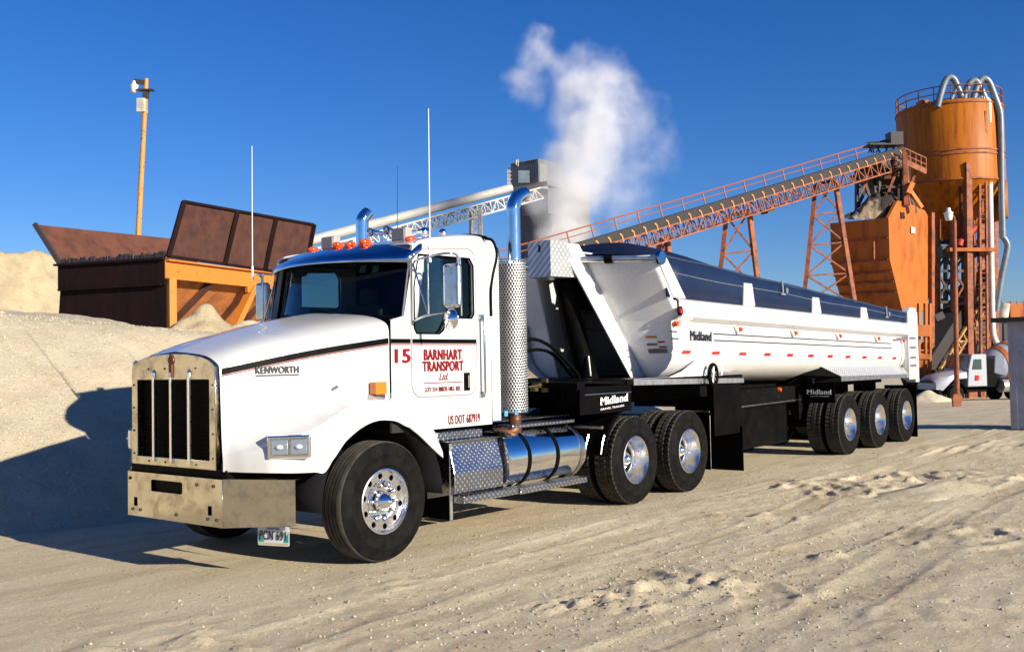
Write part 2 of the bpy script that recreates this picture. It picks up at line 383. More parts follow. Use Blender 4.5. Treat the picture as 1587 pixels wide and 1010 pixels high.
xs = axis(-900, -4.6, 8.5, 1500, .035, 1.05); ys = axis(-900, -6.1, -.6, 1500, .033, 1.05)
mb = MB(); mb.grid([[(x, y, ground_z(x, y)) for x in xs] for y in ys])

def sandmat(name, c1, c2, c3, sc=1.0, streak=True, bump=.6):
    m = bpy.data.materials.new(name); m.use_nodes = True; n = m.node_tree.nodes; l = m.node_tree.links; b = n['Principled BSDF']
    b.inputs['Roughness'].default_value = .95; b.inputs['Specular IOR Level'].default_value = .15
    tc = n.new('ShaderNodeTexCoord'); mp = n.new('ShaderNodeMapping'); mp.inputs['Scale'].default_value = (.22, 1.0, 1) if streak else (1, 1, 1); mp.inputs['Rotation'].default_value = (0, 0, R(3)); l.new(tc.outputs['Object'], mp.inputs[0])
    def nz(vec, s, d=8, ro=.62):
        t = n.new('ShaderNodeTexNoise'); t.inputs['Scale'].default_value = s; t.inputs['Detail'].default_value = d; t.inputs['Roughness'].default_value = ro; l.new(vec, t.inputs['Vector']); return t.outputs[0]
    def mr(v, a, bb, c=0, d=1):
        r = n.new('ShaderNodeMapRange'); r.inputs[1].default_value = a; r.inputs[2].default_value = bb; r.inputs[3].default_value = c; r.inputs[4].default_value = d; l.new(v, r.inputs[0]); return r.outputs[0]
    def mix(f, a, bb, mode='MIX'):
        x = n.new('ShaderNodeMix'); x.data_type = 'RGBA'; x.blend_type = mode
        for i, q in ((6, a), (7, bb)):
            if isinstance(q, tuple): x.inputs[i].default_value = (*q, 1)
            else: l.new(q, x.inputs[i])
        if isinstance(f, float): x.inputs[0].default_value = f
        else: l.new(f, x.inputs[0])
        return x.outputs[2]
    col = mix(mr(nz(mp.outputs[0], .9 * sc), .38, .62), c1, c2)
    col = mix(mr(nz(mp.outputs[0], 2.3 * sc, 10, .72), .47, .70), col, c3)
    grain = mr(nz(tc.outputs['Object'], 60 * sc, 4, .8), .35, .65, .72, 1.12)
    g = n.new('ShaderNodeCombineColor'); [l.new(grain, g.inputs[i]) for i in range(3)]
    col = mix(1.0, col, g.outputs[0], 'MULTIPLY')
    # pebbles of a paler or darker stone
    vo = n.new('ShaderNodeTexVoronoi'); vo.inputs['Scale'].default_value = 16 * sc; l.new(tc.outputs['Object'], vo.inputs['Vector'])
    peb = mr(vo.outputs['Distance'], .10, .24, 1, 0)
    sel = n.new('ShaderNodeSeparateColor'); l.new(vo.outputs['Color'], sel.inputs[0]); gate = mr(sel.outputs[0], .72, .78)
    pm = n.new('ShaderNodeMath'); pm.operation = 'MULTIPLY'; l.new(peb, pm.inputs[0]); l.new(gate, pm.inputs[1])
    pc = mix(mr(sel.outputs[1], .4, .6), tuple(c * 1.25 for c in c1), tuple(c * .45 for c in c3)); col = mix(pm.outputs[0], col, pc)
    l.new(col, b.inputs['Base Color'])
    h = n.new('ShaderNodeMath'); h.operation = 'ADD'; l.new(nz(tc.outputs['Object'], 17 * sc, 12, .84), h.inputs[0]); h1 = n.new('ShaderNodeMath'); h1.operation = 'MULTIPLY'; l.new(pm.outputs[0], h1.inputs[0]); h1.inputs[1].default_value = .35; l.new(h1.outputs[0], h.inputs[1])
    bp = n.new('ShaderNodeBump'); bp.inputs['Strength'].default_value = bump; bp.inputs['Distance'].default_value = .075 / sc; l.new(h.outputs[0], bp.inputs['Height']); l.new(bp.outputs[0], b.inputs['Normal'])
    return m
M['sand'] = sandmat('sandy_gravel_ground', (.74, .635, .44), (.68, .575, .39), (.52, .41, .26))
M['gravel'] = sandmat('pale_crushed_gravel', (.68, .60, .43), (.64, .555, .39), (.54, .455, .31), sc=1.3, streak=False, bump=.8)
M['gravel2'] = sandmat('tan_crushed_gravel', (.55, .45, .29), (.48, .39, .25), (.38, .30, .19), sc=1.1, streak=False, bump=.8)
g = build('ground', mb, M['sand'], smooth=80); g['kind'] = 'structure'

mb = MB(); rnd = random.Random(3)
for i in range(6500):
    # loose stones, denser near the disturbed patches
    if i % 3 == 0:
        c = CLODS[i % len(CLODS)]; x = c.x + rnd.gauss(0, 1.1); y = c.y + rnd.gauss(0, .6)
    else:
        x = rnd.uniform(-5, 12); y = rnd.uniform(-6.3, -.9)
    s = .004 + .013 * rnd.random() ** 2.5; z = ground_z(x, y)
    a = rnd.random() * 3; ca, sa = math.cos(a) * s, math.sin(a) * s; k = rnd.uniform(.6, 1.2)
    mb.add([(x + ca, y + sa, z), (x - sa * k, y + ca * k, z + s * .2), (x - ca, y - sa, z), (x + sa * k, y - ca * k, z), (x + s * .2, y, z + s * .9)], [(0, 1, 4), (1, 2, 4), (2, 3, 4), (3, 0, 4)])
st = build('loose_stones', mb, mat('loose_stone', (.50, .45, .34), .9, col2=(.20, .165, .12), noise_scale=5, fac_lo=.45, fac_hi=.55)); tag(st, 'loose pale stones scattered over the churned sandy yard', 'gravel'); st['kind'] = 'stuff'

def heap(name, label, c, rx, ry, h, top=.0, rot=0.0, m='gravel', res=60, seed=1, zb=None, rough=.10, cat='gravel pile', shape=None):
    mb = MB(); rows = []; ca, sa = math.cos(rot), math.sin(rot)
    for i in range(res + 1):
        row = []
        for j in range(res + 1):
            a, b = -1.0 + 2 * i / res, -1.0 + 2 * j / res
            x = c[0] + ca * a * rx - sa * b * ry; y = c[1] + sa * a * rx + ca * b * ry
            d = math.hypot(a, b) + .12 * noise.noise(Vector((a * 2.2 + seed, b * 2.2, seed)))
            f = (1 - d) / (1 - top) if d > top else 1.0
            f = min(f, 1.0) if f < .92 else .92 + .08 * (1 - math.exp(-(f - .92) * 8)) 
            z = c[2] + h * f + rough * h * fbm(x * 1.2, y * 1.2, seed, 4) * (.4 if f < 0 else 1)
            row.append((x, y, z if f > -.3 else c[2] - .3 * h))
        rows.append(row)
    mb.grid(rows); o = build(name, mb, M[m], smooth=70, loc=c); tag(o, label, cat); return o

# long stockpile beside the truck: foot along y = 3.1, a shelf behind its edge on which the hopper stands
def pile_z(x, y):
    toe = 3.1 + .25 * noise.noise(Vector((x * .35, 2, 0))) + .05 * fbm(x * 2, y * 2, 3) + .9 * sstep(9, 15, x)
    crest = 2.62 - .07 * max(0, x - .5) - .05 * max(0, x - 6) ** 1.35 + .25 * noise.noise(Vector((x * .4, y * .25, 9)))
    s = .64 * (y - toe) + .10 * fbm(x * .8, y * .8, 4, 4) + .025 * fbm(x * 4, y * 4, 2, 3)
    sh = crest + .045 * max(0, y - 7.2) * (1 - sstep(8, 13, x)) + .12 * fbm(x * .9, y * .9, 6, 4)
    k = .25; hh = min(max(.5 + .5 * (s - sh) / k, 0), 1); z = s * (1 - hh) + sh * hh - k * hh * (1 - hh)
    z = min(z, .62 * (19.5 - x) * 1.0 - 1.4 + .2 * noise.noise(Vector((x * .6, y * .6, 1))), .6 * (34 - y))
    return max(z, -1.2)
px_ = axis(-26, -2.5, 9.0, 24, .085, 1.05); py_ = axis(2.4, 2.4, 7.6, 36, .085, 1.05)
py_ = [q for q in py_ if q >= 2.4]
mb = MB(); mb.grid([[(x, y, pile_z(x, y) if y > 2.5 else -.3) for x in px_] for y in py_])
o = build('gravel_pile', mb, M['gravel'], smooth=75, loc=(2, 7, 0)); tag(o, 'long pale crushed gravel stockpile beside the truck, with the truck shadow on its slope', 'gravel pile')
mb = MB(); rnd = random.Random(9)
for i in range(11000):
    x = rnd.uniform(-2.2, 5.5) if i % 4 else rnd.uniform(5.5, 14); y = rnd.uniform(3.0, 7.6); z = pile_z(x, y)
    if z < -.05: continue
    s = .007 + .015 * rnd.random() ** 3; a = rnd.random() * 3; ca, sa = math.cos(a) * s, math.sin(a) * s; k = rnd.uniform(.6, 1.2)
    mb.add([(x + ca, y + sa, z - .003), (x - sa * k, y + ca * k, z + s * .2), (x - ca, y - sa, z - .004), (x + sa * k, y - ca * k, z - .004), (x + s * .2, y, z + s * .9)], [(0, 1, 4), (1, 2, 4), (2, 3, 4), (3, 0, 4)])
st = build('pile_stones', mb, mat('pile_stone', (.60, .54, .40), .9, col2=(.40, .35, .26), noise_scale=2)); tag(st, 'coarse crushed stones lying on the face of the long stockpile', 'gravel'); st['kind'] = 'stuff'
c = at(5, 480, 52); heap('gravel_pile', 'tall flat-topped tan gravel pile behind the rusty hopper at the left edge', (c.x, c.y, 2.0), 11.0, 9.0, at(25, 393, 52).z - 2.0, top=.32, m='gravel2', seed=5, rough=.12, res=90)
c = at(312, 510, 20.5); heap('gravel_pile', 'small crumbling grey mound at the foot of the hopper post', (c.x, c.y, 2.3), .95, .6, at(308, 474, 20.5).z - 2.2, m='gravel2', seed=8, rough=.35)
c = at(420, 500, 46); heap('gravel_pile', 'distant tan gravel pile seen between the hopper and the truck cab', (c.x, c.y, 1.0), 6, 5, at(420, 462, 46).z - .9, m='gravel2', seed=11)
c = at(385, 500, 23); heap('gravel_pile', 'low pale mound just behind the truck hood', (c.x, c.y, 2.0), 2.2, 1.1, at(385, 490, 23).z - 2.0, m='gravel', seed=14, rough=.2)
c = at(815, 590, 30); heap('gravel_pile', 'tan gravel pile seen in the gap between cab and trailer', (c.x, c.y, -.3), 6.2, 5, at(815, 548, 30).z + .3, m='gravel2', seed=19, rough=.06, rot=.4)
c = onplane(1452, 762, 2, 0); heap('gravel_heap', 'small spilled gravel heap on the open yard in front of the trailer wheels', (c.x, c.y, -.03), 1.25, .50, .17, top=.15, m='gravel', seed=23, rough=.5, res=80, rot=-.35, cat='gravel heap')
c = at(1440, 596, 58); heap('gravel_pile', 'low pale heap in shade beyond the trailer tail', (c.x, c.y, -1.2), 3.0, 1.6, .9, m='gravel', seed=29)

# ================================================================== WHEELS
def wheel(kind, parent, loc, side):
    """axis along Y, outer face towards -Y for side = -1"""
    TR, TW, RR = .525, .28, .289
    h = MB()
    if kind == 'steer':
        h.lathe([(.0001, -.115), (.030, -.10), (.075, -.055), (.085, -.03), (.088, .0), (.0001, .0)], (0, -.085, 0), (0, 1, 0), 28)
        for k in range(10):
            a = 2 * math.pi * k / 10 + .15; x, z = .143 * math.cos(a), .143 * math.sin(a)
            h.lathe([(.0001, -.055), (.014, -.048), (.019, -.02), (.022, .0)], (x, -.085, z), (0, 1, 0), 10)
        ox = -.14
    else:
        h.lathe([(.0001, -.10), (.035, -.09), (.088, -.03), (.100, .02), (.105, .07), (.0001, .07)], (0, .04, 0), (0, 1, 0), 28)
        for k in range(10):
            a = 2 * math.pi * k / 10; x, z = .143 * math.cos(a), .143 * math.sin(a)
            h.lathe([(.0001, -.05), (.014, -.045), (.019, -.01), (.022, .02)], (x, .10, z), (0, 1, 0), 10)
    wh = build('wheel', h, M['chrome'], parent, smooth=40, local=True)
    t = MB(); nseg = 96
    # sidewalls and body
    prof = [(RR - .008, -TW / 2 + .022), (RR + .012, -TW / 2 + .006), (RR + .028, -TW / 2 - .002), (RR + .031, -TW / 2 - .007), (RR + .06, -TW / 2 - .010), (RR + .063, -TW / 2 - .0075), (RR + .12, -TW / 2 - .012), (RR + .124, -TW / 2 - .015), (RR + .128, -TW / 2 - .012), (TR - .085, -TW / 2 - .009), (TR - .08, -TW / 2 - .006), (TR - .045, -TW / 2 + .002), (TR - .014, -TW / 2 + .016)]
    t.lathe(prof, (0, 0, 0), (0, 1, 0), nseg); t.lathe([(a, -b) for a, b in prof], (0, 0, 0), (0, 1, 0), nseg)
    t.cur = 1
    tw = TW / 2 - .016; tp = [(TR - .014, -tw), (TR - .004, -tw + .012)]
    gro = 4; span = 2 * (tw - .012)
    for k in range(gro):
        c = -tw + .012 + span * (k + 1) / (gro + 1); tp += [(TR, c - .008), (TR - .012, c - .006), (TR - .012, c + .006), (TR, c + .008)]
    tp += [(TR - .004, tw - .012), (TR - .014, tw)]
    if kind == 'steer': t.lathe(tp, (0, 0, 0), (0, 1, 0), nseg)
    else:
        # lug blocks: alternate segments are cut deeper at the shoulders
        rows = []; n = 150
        ys_ = [-tw, -tw + .012, -tw + .055, -.038, -.030, .030, .038, tw - .055, tw - .012, tw]
        for i in range(n + 1):
            an = 2 * math.pi * i / n; r = []
            for j, y in enumerate(ys_):
                cut = ((i + (j > 4) * 1) % 3 == 0)
                rr = TR - (.012 if j in (0, len(ys_) - 1) else 0) - (.013 if cut else 0) - (.012 if j in (3, 6) else 0)
                r.append((rr * math.sin(an), y, rr * math.cos(an)))
            rows.append(r)
        t.grid(rows)
    ty = build('tyre', t, M['rubber'], wh, smooth=35, mats=[M['treadrib'] if kind == 'steer' else M['treadlug']], local=True)
    f = -TW / 2
    r_ = MB()
    if kind == 'steer':
        r_.lathe([(RR - .002, f + .03), (RR - .004, f + .004), (RR - .016, f), (RR - .024, f + .012), (RR - .030, f + .035), (RR - .038, f + .045)], (0, 0, 0), (0, 1, 0), 64)
        r_.lathe([(RR - .002, -f - .03), (RR - .03, -f - .02), (RR - .05, 0), (RR - .038, f + .06)], (0, 0, 0), (0, 1, 0), 48)
        r_.lathe([(.190, f + .056), (.178, f + .066), (.165, f + .072), (.09, f + .074)], (0, 0, 0), (0, 1, 0), 48)
        rim = build('rim', r_, M['rimalloy'], wh, smooth=45, local=True)
        disc = plate('rim_disc', [circ(0, 0, RR - .034, 72), circ(0, 0, .186, 48)] + [circ(.222 * math.cos(2 * math.pi * k / 10), .222 * math.sin(2 * math.pi * k / 10), .026, 18) for k in range(10)], (0, 0, 0), (1, 0, 0), (0, 0, 1), .012, M['rimalloy'], None)
        disc.parent = wh; disc.location = (0, f + .050, 0)
        bk = MB(); bk.lathe([(.0001, .02), (RR - .05, .02)], (0, 0, 0), (0, 1, 0), 32); build('dark_drum_ring', bk, M['dark'], wh, local=True)
    else:
        r_.lathe([(RR - .002, f + .03), (RR - .004, f + .004), (RR - .014, f), (RR - .022, f + .010), (RR - .026, f + .05), (RR - .052, f + .09), (RR - .058, f + .17), (RR - .075, f + .20), (.20, f + .205), (.185, f + .185), (.17, f + .175), (.09, f + .175)], (0, 0, 0), (0, 1, 0), 64)
        rim = build('rim', r_, M['rimalloy'], wh, smooth=45, local=True)
        bk = MB(); bk.lathe([(.196, f + .2035), (.196, f + .200), (.182, f + .178), (.150, f + .172), (.108, f + .172)], (0, 0, 0), (0, 1, 0), 32); build('dark_drum_ring', bk, M['frame'], wh, local=True)  # dark ring laid over the disc, painting the shaded gap round the hub
    wh.location = Vector(loc) - root_loc(parent); wh.rotation_euler = (0, R(random.uniform(0, 36)), 0) if side < 0 else (0, R(random.uniform(0, 36)), math.pi)
    return wh
def wheel_copy(src, name, parent, loc, side):
    c = copy_tree(src, parent); c.location = Vector(loc) - root_loc(parent); c.rotation_euler = (0, R(random.uniform(0, 360)), 0 if side < 0 else math.pi); return c

# ================================================================== TRACTOR
TK = thing('semi_truck', 'white conventional semi truck tractor with red door lettering, chrome bumper and tall exhaust stack', 'semi truck', (0, 0, 0))
def smin(v, k): return v
# ---- hood: half sections from the centre line out, lofted along x
HS = {  # x: [A, B, C, C2, D, E, F]  (y, z)
    -1.275: [(0, 1.865), (.42, 1.825), (.60, 1.755), (.635, 1.70), (.655, 1.15), (.665, 1.0), (.67, .875)],
    -1.19: [(0, 1.895), (.45, 1.855), (.635, 1.780), (.668, 1.71), (.695, 1.18), (.80, 1.04), (.84, .870)],
    -1.08: [(0, 1.935), (.48, 1.89), (.665, 1.805), (.700, 1.725), (.725, 1.22), (.955, 1.08), (1.03, .865)],
    -.92: [(0, 1.985), (.51, 1.935), (.705, 1.840), (.742, 1.75), (.765, 1.29), (1.06, 1.14), (1.14, .855)],
    -.76: [(0, 2.03), (.54, 1.975), (.745, 1.878), (.783, 1.78), (.80, 1.36), (1.13, 1.19), (1.205, .85)],
    -.68: [(0, 2.05), (.55, 1.995), (.765, 1.895), (.803, 1.79), (.82, 1.40), (1.15, 1.22), (1.22, .84)],
    -.60: [(0, 2.07), (.56, 2.01), (.782, 1.912), (.822, 1.80), (.835, 1.43), (1.165, 1.265), (1.227, .93)],
    -.45: [(0, 2.11), (.58, 2.045), (.815, 1.945), (.855, 1.83), (.865, 1.43), (1.175, 1.335), (1.23, 1.08)],
    -.25: [(0, 2.155), (.60, 2.09), (.855, 1.990), (.898, 1.87), (.905, 1.455), (1.18, 1.395), (1.23, 1.19)],
    -.05: [(0, 2.19), (.62, 2.13), (.89, 2.035), (.935, 1.91), (.938, 1.465), (1.18, 1.415), (1.23, 1.235)],
    .15: [(0, 2.22), (.64, 2.165), (.92, 2.075), (.965, 1.95), (.965, 1.45), (1.18, 1.395), (1.23, 1.215)],
    .315: [(0, 2.235), (.65, 2.185), (.94, 2.105), (.985, 1.98), (.985, 1.415), (1.18, 1.35), (1.23, 1.15)],
}
kx = sorted(HS)
def hood_row(i, t, sgn, lo=0):
    """interpolated section between station i and i+1"""
    def P(j): return HS[kx[min(max(j, 0), len(kx) - 1)]]
    out = []
    x0, x1 = kx[i], kx[min(i + 1, len(kx) - 1)]
    for q in range(lo, 7):
        a, b, c, d = P(i - 1)[q], P(i)[q], P(i + 1)[q], P(i + 2)[q]
        r = []
        for e in (0, 1):
            m0 = (c[e] - a[e]) / 2; m1 = (d[e] - b[e]) / 2
            if (c[e] - b[e]) * m0 < 0: m0 = 0
            h = (2 * t ** 3 - 3 * t * t + 1) * b[e] + (t ** 3 - 2 * t * t + t) * m0 + (-2 * t ** 3 + 3 * t * t) * c[e] + (t ** 3 - t * t) * m1
            r.append(b[e] + (c[e] - b[e]) * t if q >= 5 and abs(c[1] - b[1]) > .05 and False else h)
        out.append(r)
    x = x0 + (x1 - x0) * t
    seg = [out[0], out[1], out[2], out[3], out[4]]
    pts = []
    top = spline([(0, p[0], p[1]) for p in out[0:4]], 6) if lo == 0 else []
    side = []
    D, E, Fp = out[-3], out[-2], out[-1]; C2 = out[3] if lo == 0 else (D[0], D[1] + .02)
    for k in range(1, 6):       # side panel, with a slight belly
        f = k / 6.0; side.append((0, C2[0] + (D[0] - C2[0]) * f, C2[1] + (D[1] - C2[1]) * f))
    # concave sweep from the panel out to the fender crown, then a crisp roll to the lip
    sw = []
    for k in range(0, 9):
        f = k / 8.0; ez = f * f * (3 - 2 * f)
        y = D[0] + (E[0] - D[0]) * (f ** 1.05); z = D[1] + (E[1] - D[1]) * (.35 * ez + .65 * f ** .85)
        sw.append((0, y, z))
    lip = []
    for k in range(1, 8):
        f = k / 7.0; y = E[0] + (Fp[0] - E[0]) * math.sin(f * math.pi / 2) ** .7; z = E[1] + (Fp[1] - E[1]) * (1 - math.cos(f * math.pi / 2)) ** .9
        lip.append((0, y, z))
    for p in list(top) + side + sw + lip: pts.append((x, sgn * p[1], p[2]))
    pts.append((x, sgn * (Fp[0] - .03), Fp[1] + .004))
    return pts
for sgn in (-1,):
    pass
mb = MB()
for sgn in (-1, 1):
    rows = []
    for i in range(len(kx) - 1):
        for j in range(5): rows.append(hood_row(i, j / 5, sgn))
    rows.append(hood_row(len(kx) - 2, 1.0, sgn)); mb.grid(rows)
hood = build('hood', mb, M['white'], TK, smooth=38)
# fender tail behind the hood seam
FT = [(.315, (.985, 1.415), (1.18, 1.35), (1.23, 1.15)), (.45, (.995, 1.37), (1.18, 1.29), (1.23, 1.065)), (.58, (1.0, 1.33), (1.18, 1.20), (1.23, .965)), (.68, (1.0, 1.20), (1.185, 1.09), (1.23, .89)), (.755, (1.0, 1.02), (1.19, .93), (1.23, .84))]
for sgn in (-1, 1):
    rows = []
    for i in range(len(FT)):
        x, D, E, Fp = FT[i]; r = []
        for k in range(9): f = k / 8.0; ez = f * f * (3 - 2 * f); r.append((x + .003, sgn * (D[0] + (E[0] - D[0]) * f ** 1.05), D[1] + (E[1] - D[1]) * (.35 * ez + .65 * f ** .85)))
        for k in range(1, 8): f = k / 7.0; r.append((x + .003, sgn * (E[0] + (Fp[0] - E[0]) * math.sin(f * math.pi / 2) ** .7), E[1] + (Fp[1] - E[1]) * (1 - math.cos(f * math.pi / 2)) ** .9))
        r.append((x + .003, sgn * (Fp[0] - .03), Fp[1] + .004)); rows.append(r)
    mb = MB(); mb.grid(rows); build('fender', mb, M['white'], TK, smooth=38)
# dark inner arch liner
for sgn in (-1, 1):
    mb = MB(); rows = []
    for k in range(19):
        a = R(-2 + 184 * k / 18); x, z = .735 * math.cos(a) + .03, .53 + .72 * math.sin(a)
        rows.append([(x, sgn * .55, z), (x, sgn * 1.205, z)])
    mb.grid(rows); build('wheel_arch', mb, M['dark'], TK, smooth=60, thick=.006)
# stripe along the hood and cab, black with a maroon lower line
def stripe(name, zoff, h, m, lift):
    for sgn in (-1, 1):
        mb = MB(); a = []
        for k in range(24):
            x = -1.262 + (.305 + 1.262) * k / 23
            i = max(j for j in range(len(kx)) if kx[j] <= x + 1e-9); i = min(i, len(kx) - 2); t = (x - kx[i]) / (kx[i + 1] - kx[i])
            r = hood_row(i, t, -1)
            zc = 1.685 + (1.94 - 1.685) * (x + 1.27) / 1.59 + .02 * math.sin(math.pi * (x + 1.27) / 1.59) + zoff
            def yat(z):
                for p, q in zip(r[12:26], r[13:27]):
                    if p[2] >= z >= q[2]: return -(p[1] + (q[1] - p[1]) * (p[2] - z) / max(p[2] - q[2], 1e-6))
                return -r[19][1]
            a.append([(x, sgn * (yat(zc + h / 2) + lift), zc + h / 2), (x, sgn * (yat(zc - h / 2) + lift), zc - h / 2)])
        mb.grid(a); build(name, mb, m, hood)
stripe('stripe', 0, .052, M['black'], .004); stripe('pinstripe', -.034, .010, M['red'], .004)
# hood emblem lettering on a bar
def side_y(x, z):
    i = min(max(j for j in range(len(kx)) if kx[j] <= x + 1e-9), len(kx) - 2); r = hood_row(i, (x - kx[i]) / (kx[i + 1] - kx[i]), -1)
    for p, q in zip(r[12:], r[13:]):
        if p[2] >= z >= q[2]: return p[1] + (q[1] - p[1]) * (p[2] - z) / max(p[2] - q[2], 1e-6)
    return r[20][1]
e0, e1 = Vector((-.99, side_y(-.99, 1.68), 1.645)), Vector((-.61, side_y(-.61, 1.68), 1.645)); em = side_y(-.80, 1.68)
off_ = min(0, em - (e0.y + e1.y) / 2) - .004; a0 = e0 + Vector((0, off_, 0)); u_ = (e1 - e0).normalized()
text('lettering', 'KENWORTH', a0 + Vector((0, -.002, .02)), u_, (0, 0, 1), .385, .058, M['blacktext'], hood, bold=.05, spacing=1.05, lift=.004)
mb = MB(); mb.bar(a0 + Vector((0, -.006, .004)), a0 + u_ * .385 + Vector((0, -.006, .004)), .008, .010); build('emblem_bar', mb, M['darksteel'], hood)
# ---- grille
mb = MB()
GW, GZ0, GZ1, GX = .62, .885, 1.735, -1.285
outl = [(-GW, GZ0), (GW, GZ0), (GW, GZ1)] + [(GW * math.cos(a) * 1.0 if False else GW * (1 - 2 * k / 12), GZ1 + .075 * (1 - abs(1 - 2 * k / 12) ** 3.2)) for k, a in [(k, 0) for k in range(1, 12)]] + [(-GW, GZ1)]
outl = [(-GW, GZ0), (GW, GZ0), (GW, GZ1 - .005), (.595, 1.755), (.54, 1.785), (.42, 1.818), (.22, 1.842), (0, 1.85), (-.22, 1.842), (-.42, 1.818), (-.54, 1.785), (-.595, 1.755), (-GW, GZ1 - .005)]
hole = rrect(-GW + .085, GZ0 + .075, GW - .085, GZ1 - .11, .01)
gr = plate('grille_surround', [outl, hole], (GX, 0, 0), (0, -1, 0), (0, 0, 1), .05, M['dirtytintchrome'], TK, bev=.006)
mb = MB(); mb.box((GX + .035, -GW + .07, GZ0 + .06), (GX + .05, GW - .07, GZ1 - .1))
for k in range(34):
    z = GZ0 + .09 + k * .0195; mb.box((GX + .012, -GW + .08, z), (GX + .036, GW - .08, z + .004))
for k in range(5):
    pass
build('grille_mesh', mb, M['black'], gr)
for k in (-1, 0, 1):
    mb = MB(); y = k * .262; mb.bar((GX - .028, y, GZ0 + .03), (GX - .028, y, GZ1 - .085), .028, .030, up=(1, 0, 0)); mb.lathe([(.0001, 0), (.018, .0), (.018, .04), (.0001, .07)], (GX - .028, y, GZ1 - .09), (0, 0, 1), 10)
    build('grille_bar', mb, mat('polished_bar', (.85, .85, .84), .22, 1.0) if k == -1 else bpy.data.materials['polished_bar'], gr, bevel=.004)
for y, z in [(y, z) for y in (-.585, .585) for z in (.98, 1.18, 1.38, 1.58)] + [(y, z) for y in (-.35, .1, .35) for z in (GZ1 - .015, GZ0 + .035)]:
    mb = MB(); mb.lathe([(.010, 0), (.008, -.006), (.0001, -.008)], (GX - .025, y, z), (1, 0, 0), 8); build('rivet', mb, M['darksteel'], gr)
# emblem badge on the grille crown
mb = MB(); mb.lathe([(.0001, -.02), (.040, -.016), (.046, 0), (.046, .02)], (GX - .02, 0, GZ1 + .055), (1, 0, 0), 24)
mb.box((GX - .04, -.022, GZ1 - .09), (GX - .02, .022, GZ1 + .02)); mb.box((GX - .035, -.02, GZ1 + .09), (GX + .06, .02, GZ1 + .11))
build('badge', mb, mat('worn_badge', (.14, .05, .035), .5, .5), gr, smooth=40, bevel=.003)
mb = MB(); mb.box((GX + .02, -.70, .80), (-.9, .70, .885)); build('radiator_shroud', mb, M['black'], TK)
# ---- bumper: flat centre, swept ends
bo = [(-1.30, .70), (-1.30, -.70), (-.97, -1.19)]
BZ0, BZ1 = .425, .815
front = plate('bumper', [[(-.70, 0), (.70, 0), (.70, BZ1 - BZ0), (-.70, BZ1 - BZ0)], rrect(-.33, .235, .14, .335, .02), rrect(-.60, .09, -.545, .165, .006), rrect(.50, .09, .555, .165, .006)], (-1.30, 0, BZ0), (0, -1, 0), (0, 0, 1), .012, M['dirtytintchrome'], TK, bev=.002)
for sgn in (-1, 1):
    mb = MB(); a, b = Vector((-1.30, sgn * .70, BZ0)), Vector((-.97, sgn * 1.19, BZ0 + .015)); d = (b - a)
    mb.prism([a, b, b + Vector((0, 0, .365)), a + Vector((0, 0, BZ1 - BZ0))], (.012, -sgn * .004, 0))
    mb.prism([a + Vector((0, 0, BZ1 - BZ0)), b + Vector((0, 0, .365)), b + Vector((.10, -sgn * .04, .365)), a + Vector((.10, -sgn * .02, BZ1 - BZ0))], (0, 0, .003))
    build('bumper_end', mb, M['dirtytintchrome'], front)
mb = MB(); mb.box((-1.28, -.69, BZ0 + .01), (-1.15, .69, BZ1 - .01)); mb.box((-1.15, -.40, .5), (.9, -.32, .78)); mb.box((-1.15, .32, .5), (.9, .40, .78)); build('bumper_bracket', mb, M['black'], front)
for y in (-.62, -.50, -.05, .5, .62, -.35, -.58, .66):
    mb = MB(); mb.lathe([(.015, 0), (.012, -.008), (.0001, -.010)], (-1.308, y, BZ0 + (.06 if y in (-.62, -.5, .5, .62, -.05) else .33)), (1, 0, 0), 8); build('bolt', mb, M['darksteel'], front)
# licence plate hanging under the near end of the bumper
NP = plate('licence_plate', [rrect(0, 0, .30, .158, .012)], (-1.035, -.80, .262), (.30, -.95, 0), (0, 0, 1), .004, mat('plate_white', (.62, .66, .68), .4), TK)
uu = Vector((.30, -.95, 0)).normalized(); po = Vector((-1.035, -.80, .262))
text('lettering', 'PCN 691', po + uu * .022 + Vector((0, 0, .048)), uu, (0, 0, 1), .252, .072, M['blacktext'], NP, bold=.012, lift=.006, spacing=1.12)
text('lettering', 'MANITOBA', po + uu * .09 + Vector((0, 0, .130)), uu, (0, 0, 1), .12, .018, mat('plate_blue', (.05, .12, .35), .5), NP)
plate('plate_panel', [[(0, 0), (.055, 0), (.035, .05), (0, .075)]], po + uu * .004 + Vector((0, 0, .028)), uu, (0, 0, 1), .0042, mat('plate_green', (.02, .32, .26), .5), NP)
plate('plate_panel', [[(0, 0), (.055, 0), (.055, .09), (.03, .05)]], po + uu * .241 + Vector((0, 0, .028)), uu, (0, 0, 1), .0042, bpy.data.materials['plate_green'], NP)
plate('plate_panel', [[(0, 0), (.29, 0), (.29, .018), (0, .018)]], po + uu * .005 + Vector((0, 0, .006)), uu, (0, 0, 1), .0055, mat('plate_tan', (.55, .45, .28), .5), NP)
mb = MB(); mb.bar(po + uu * .15 + Vector((.02, 0, .14)), po + uu * .15 + Vector((.06, .02, .24)), .03, .01); build('plate_hanger', mb, M['black'], NP)
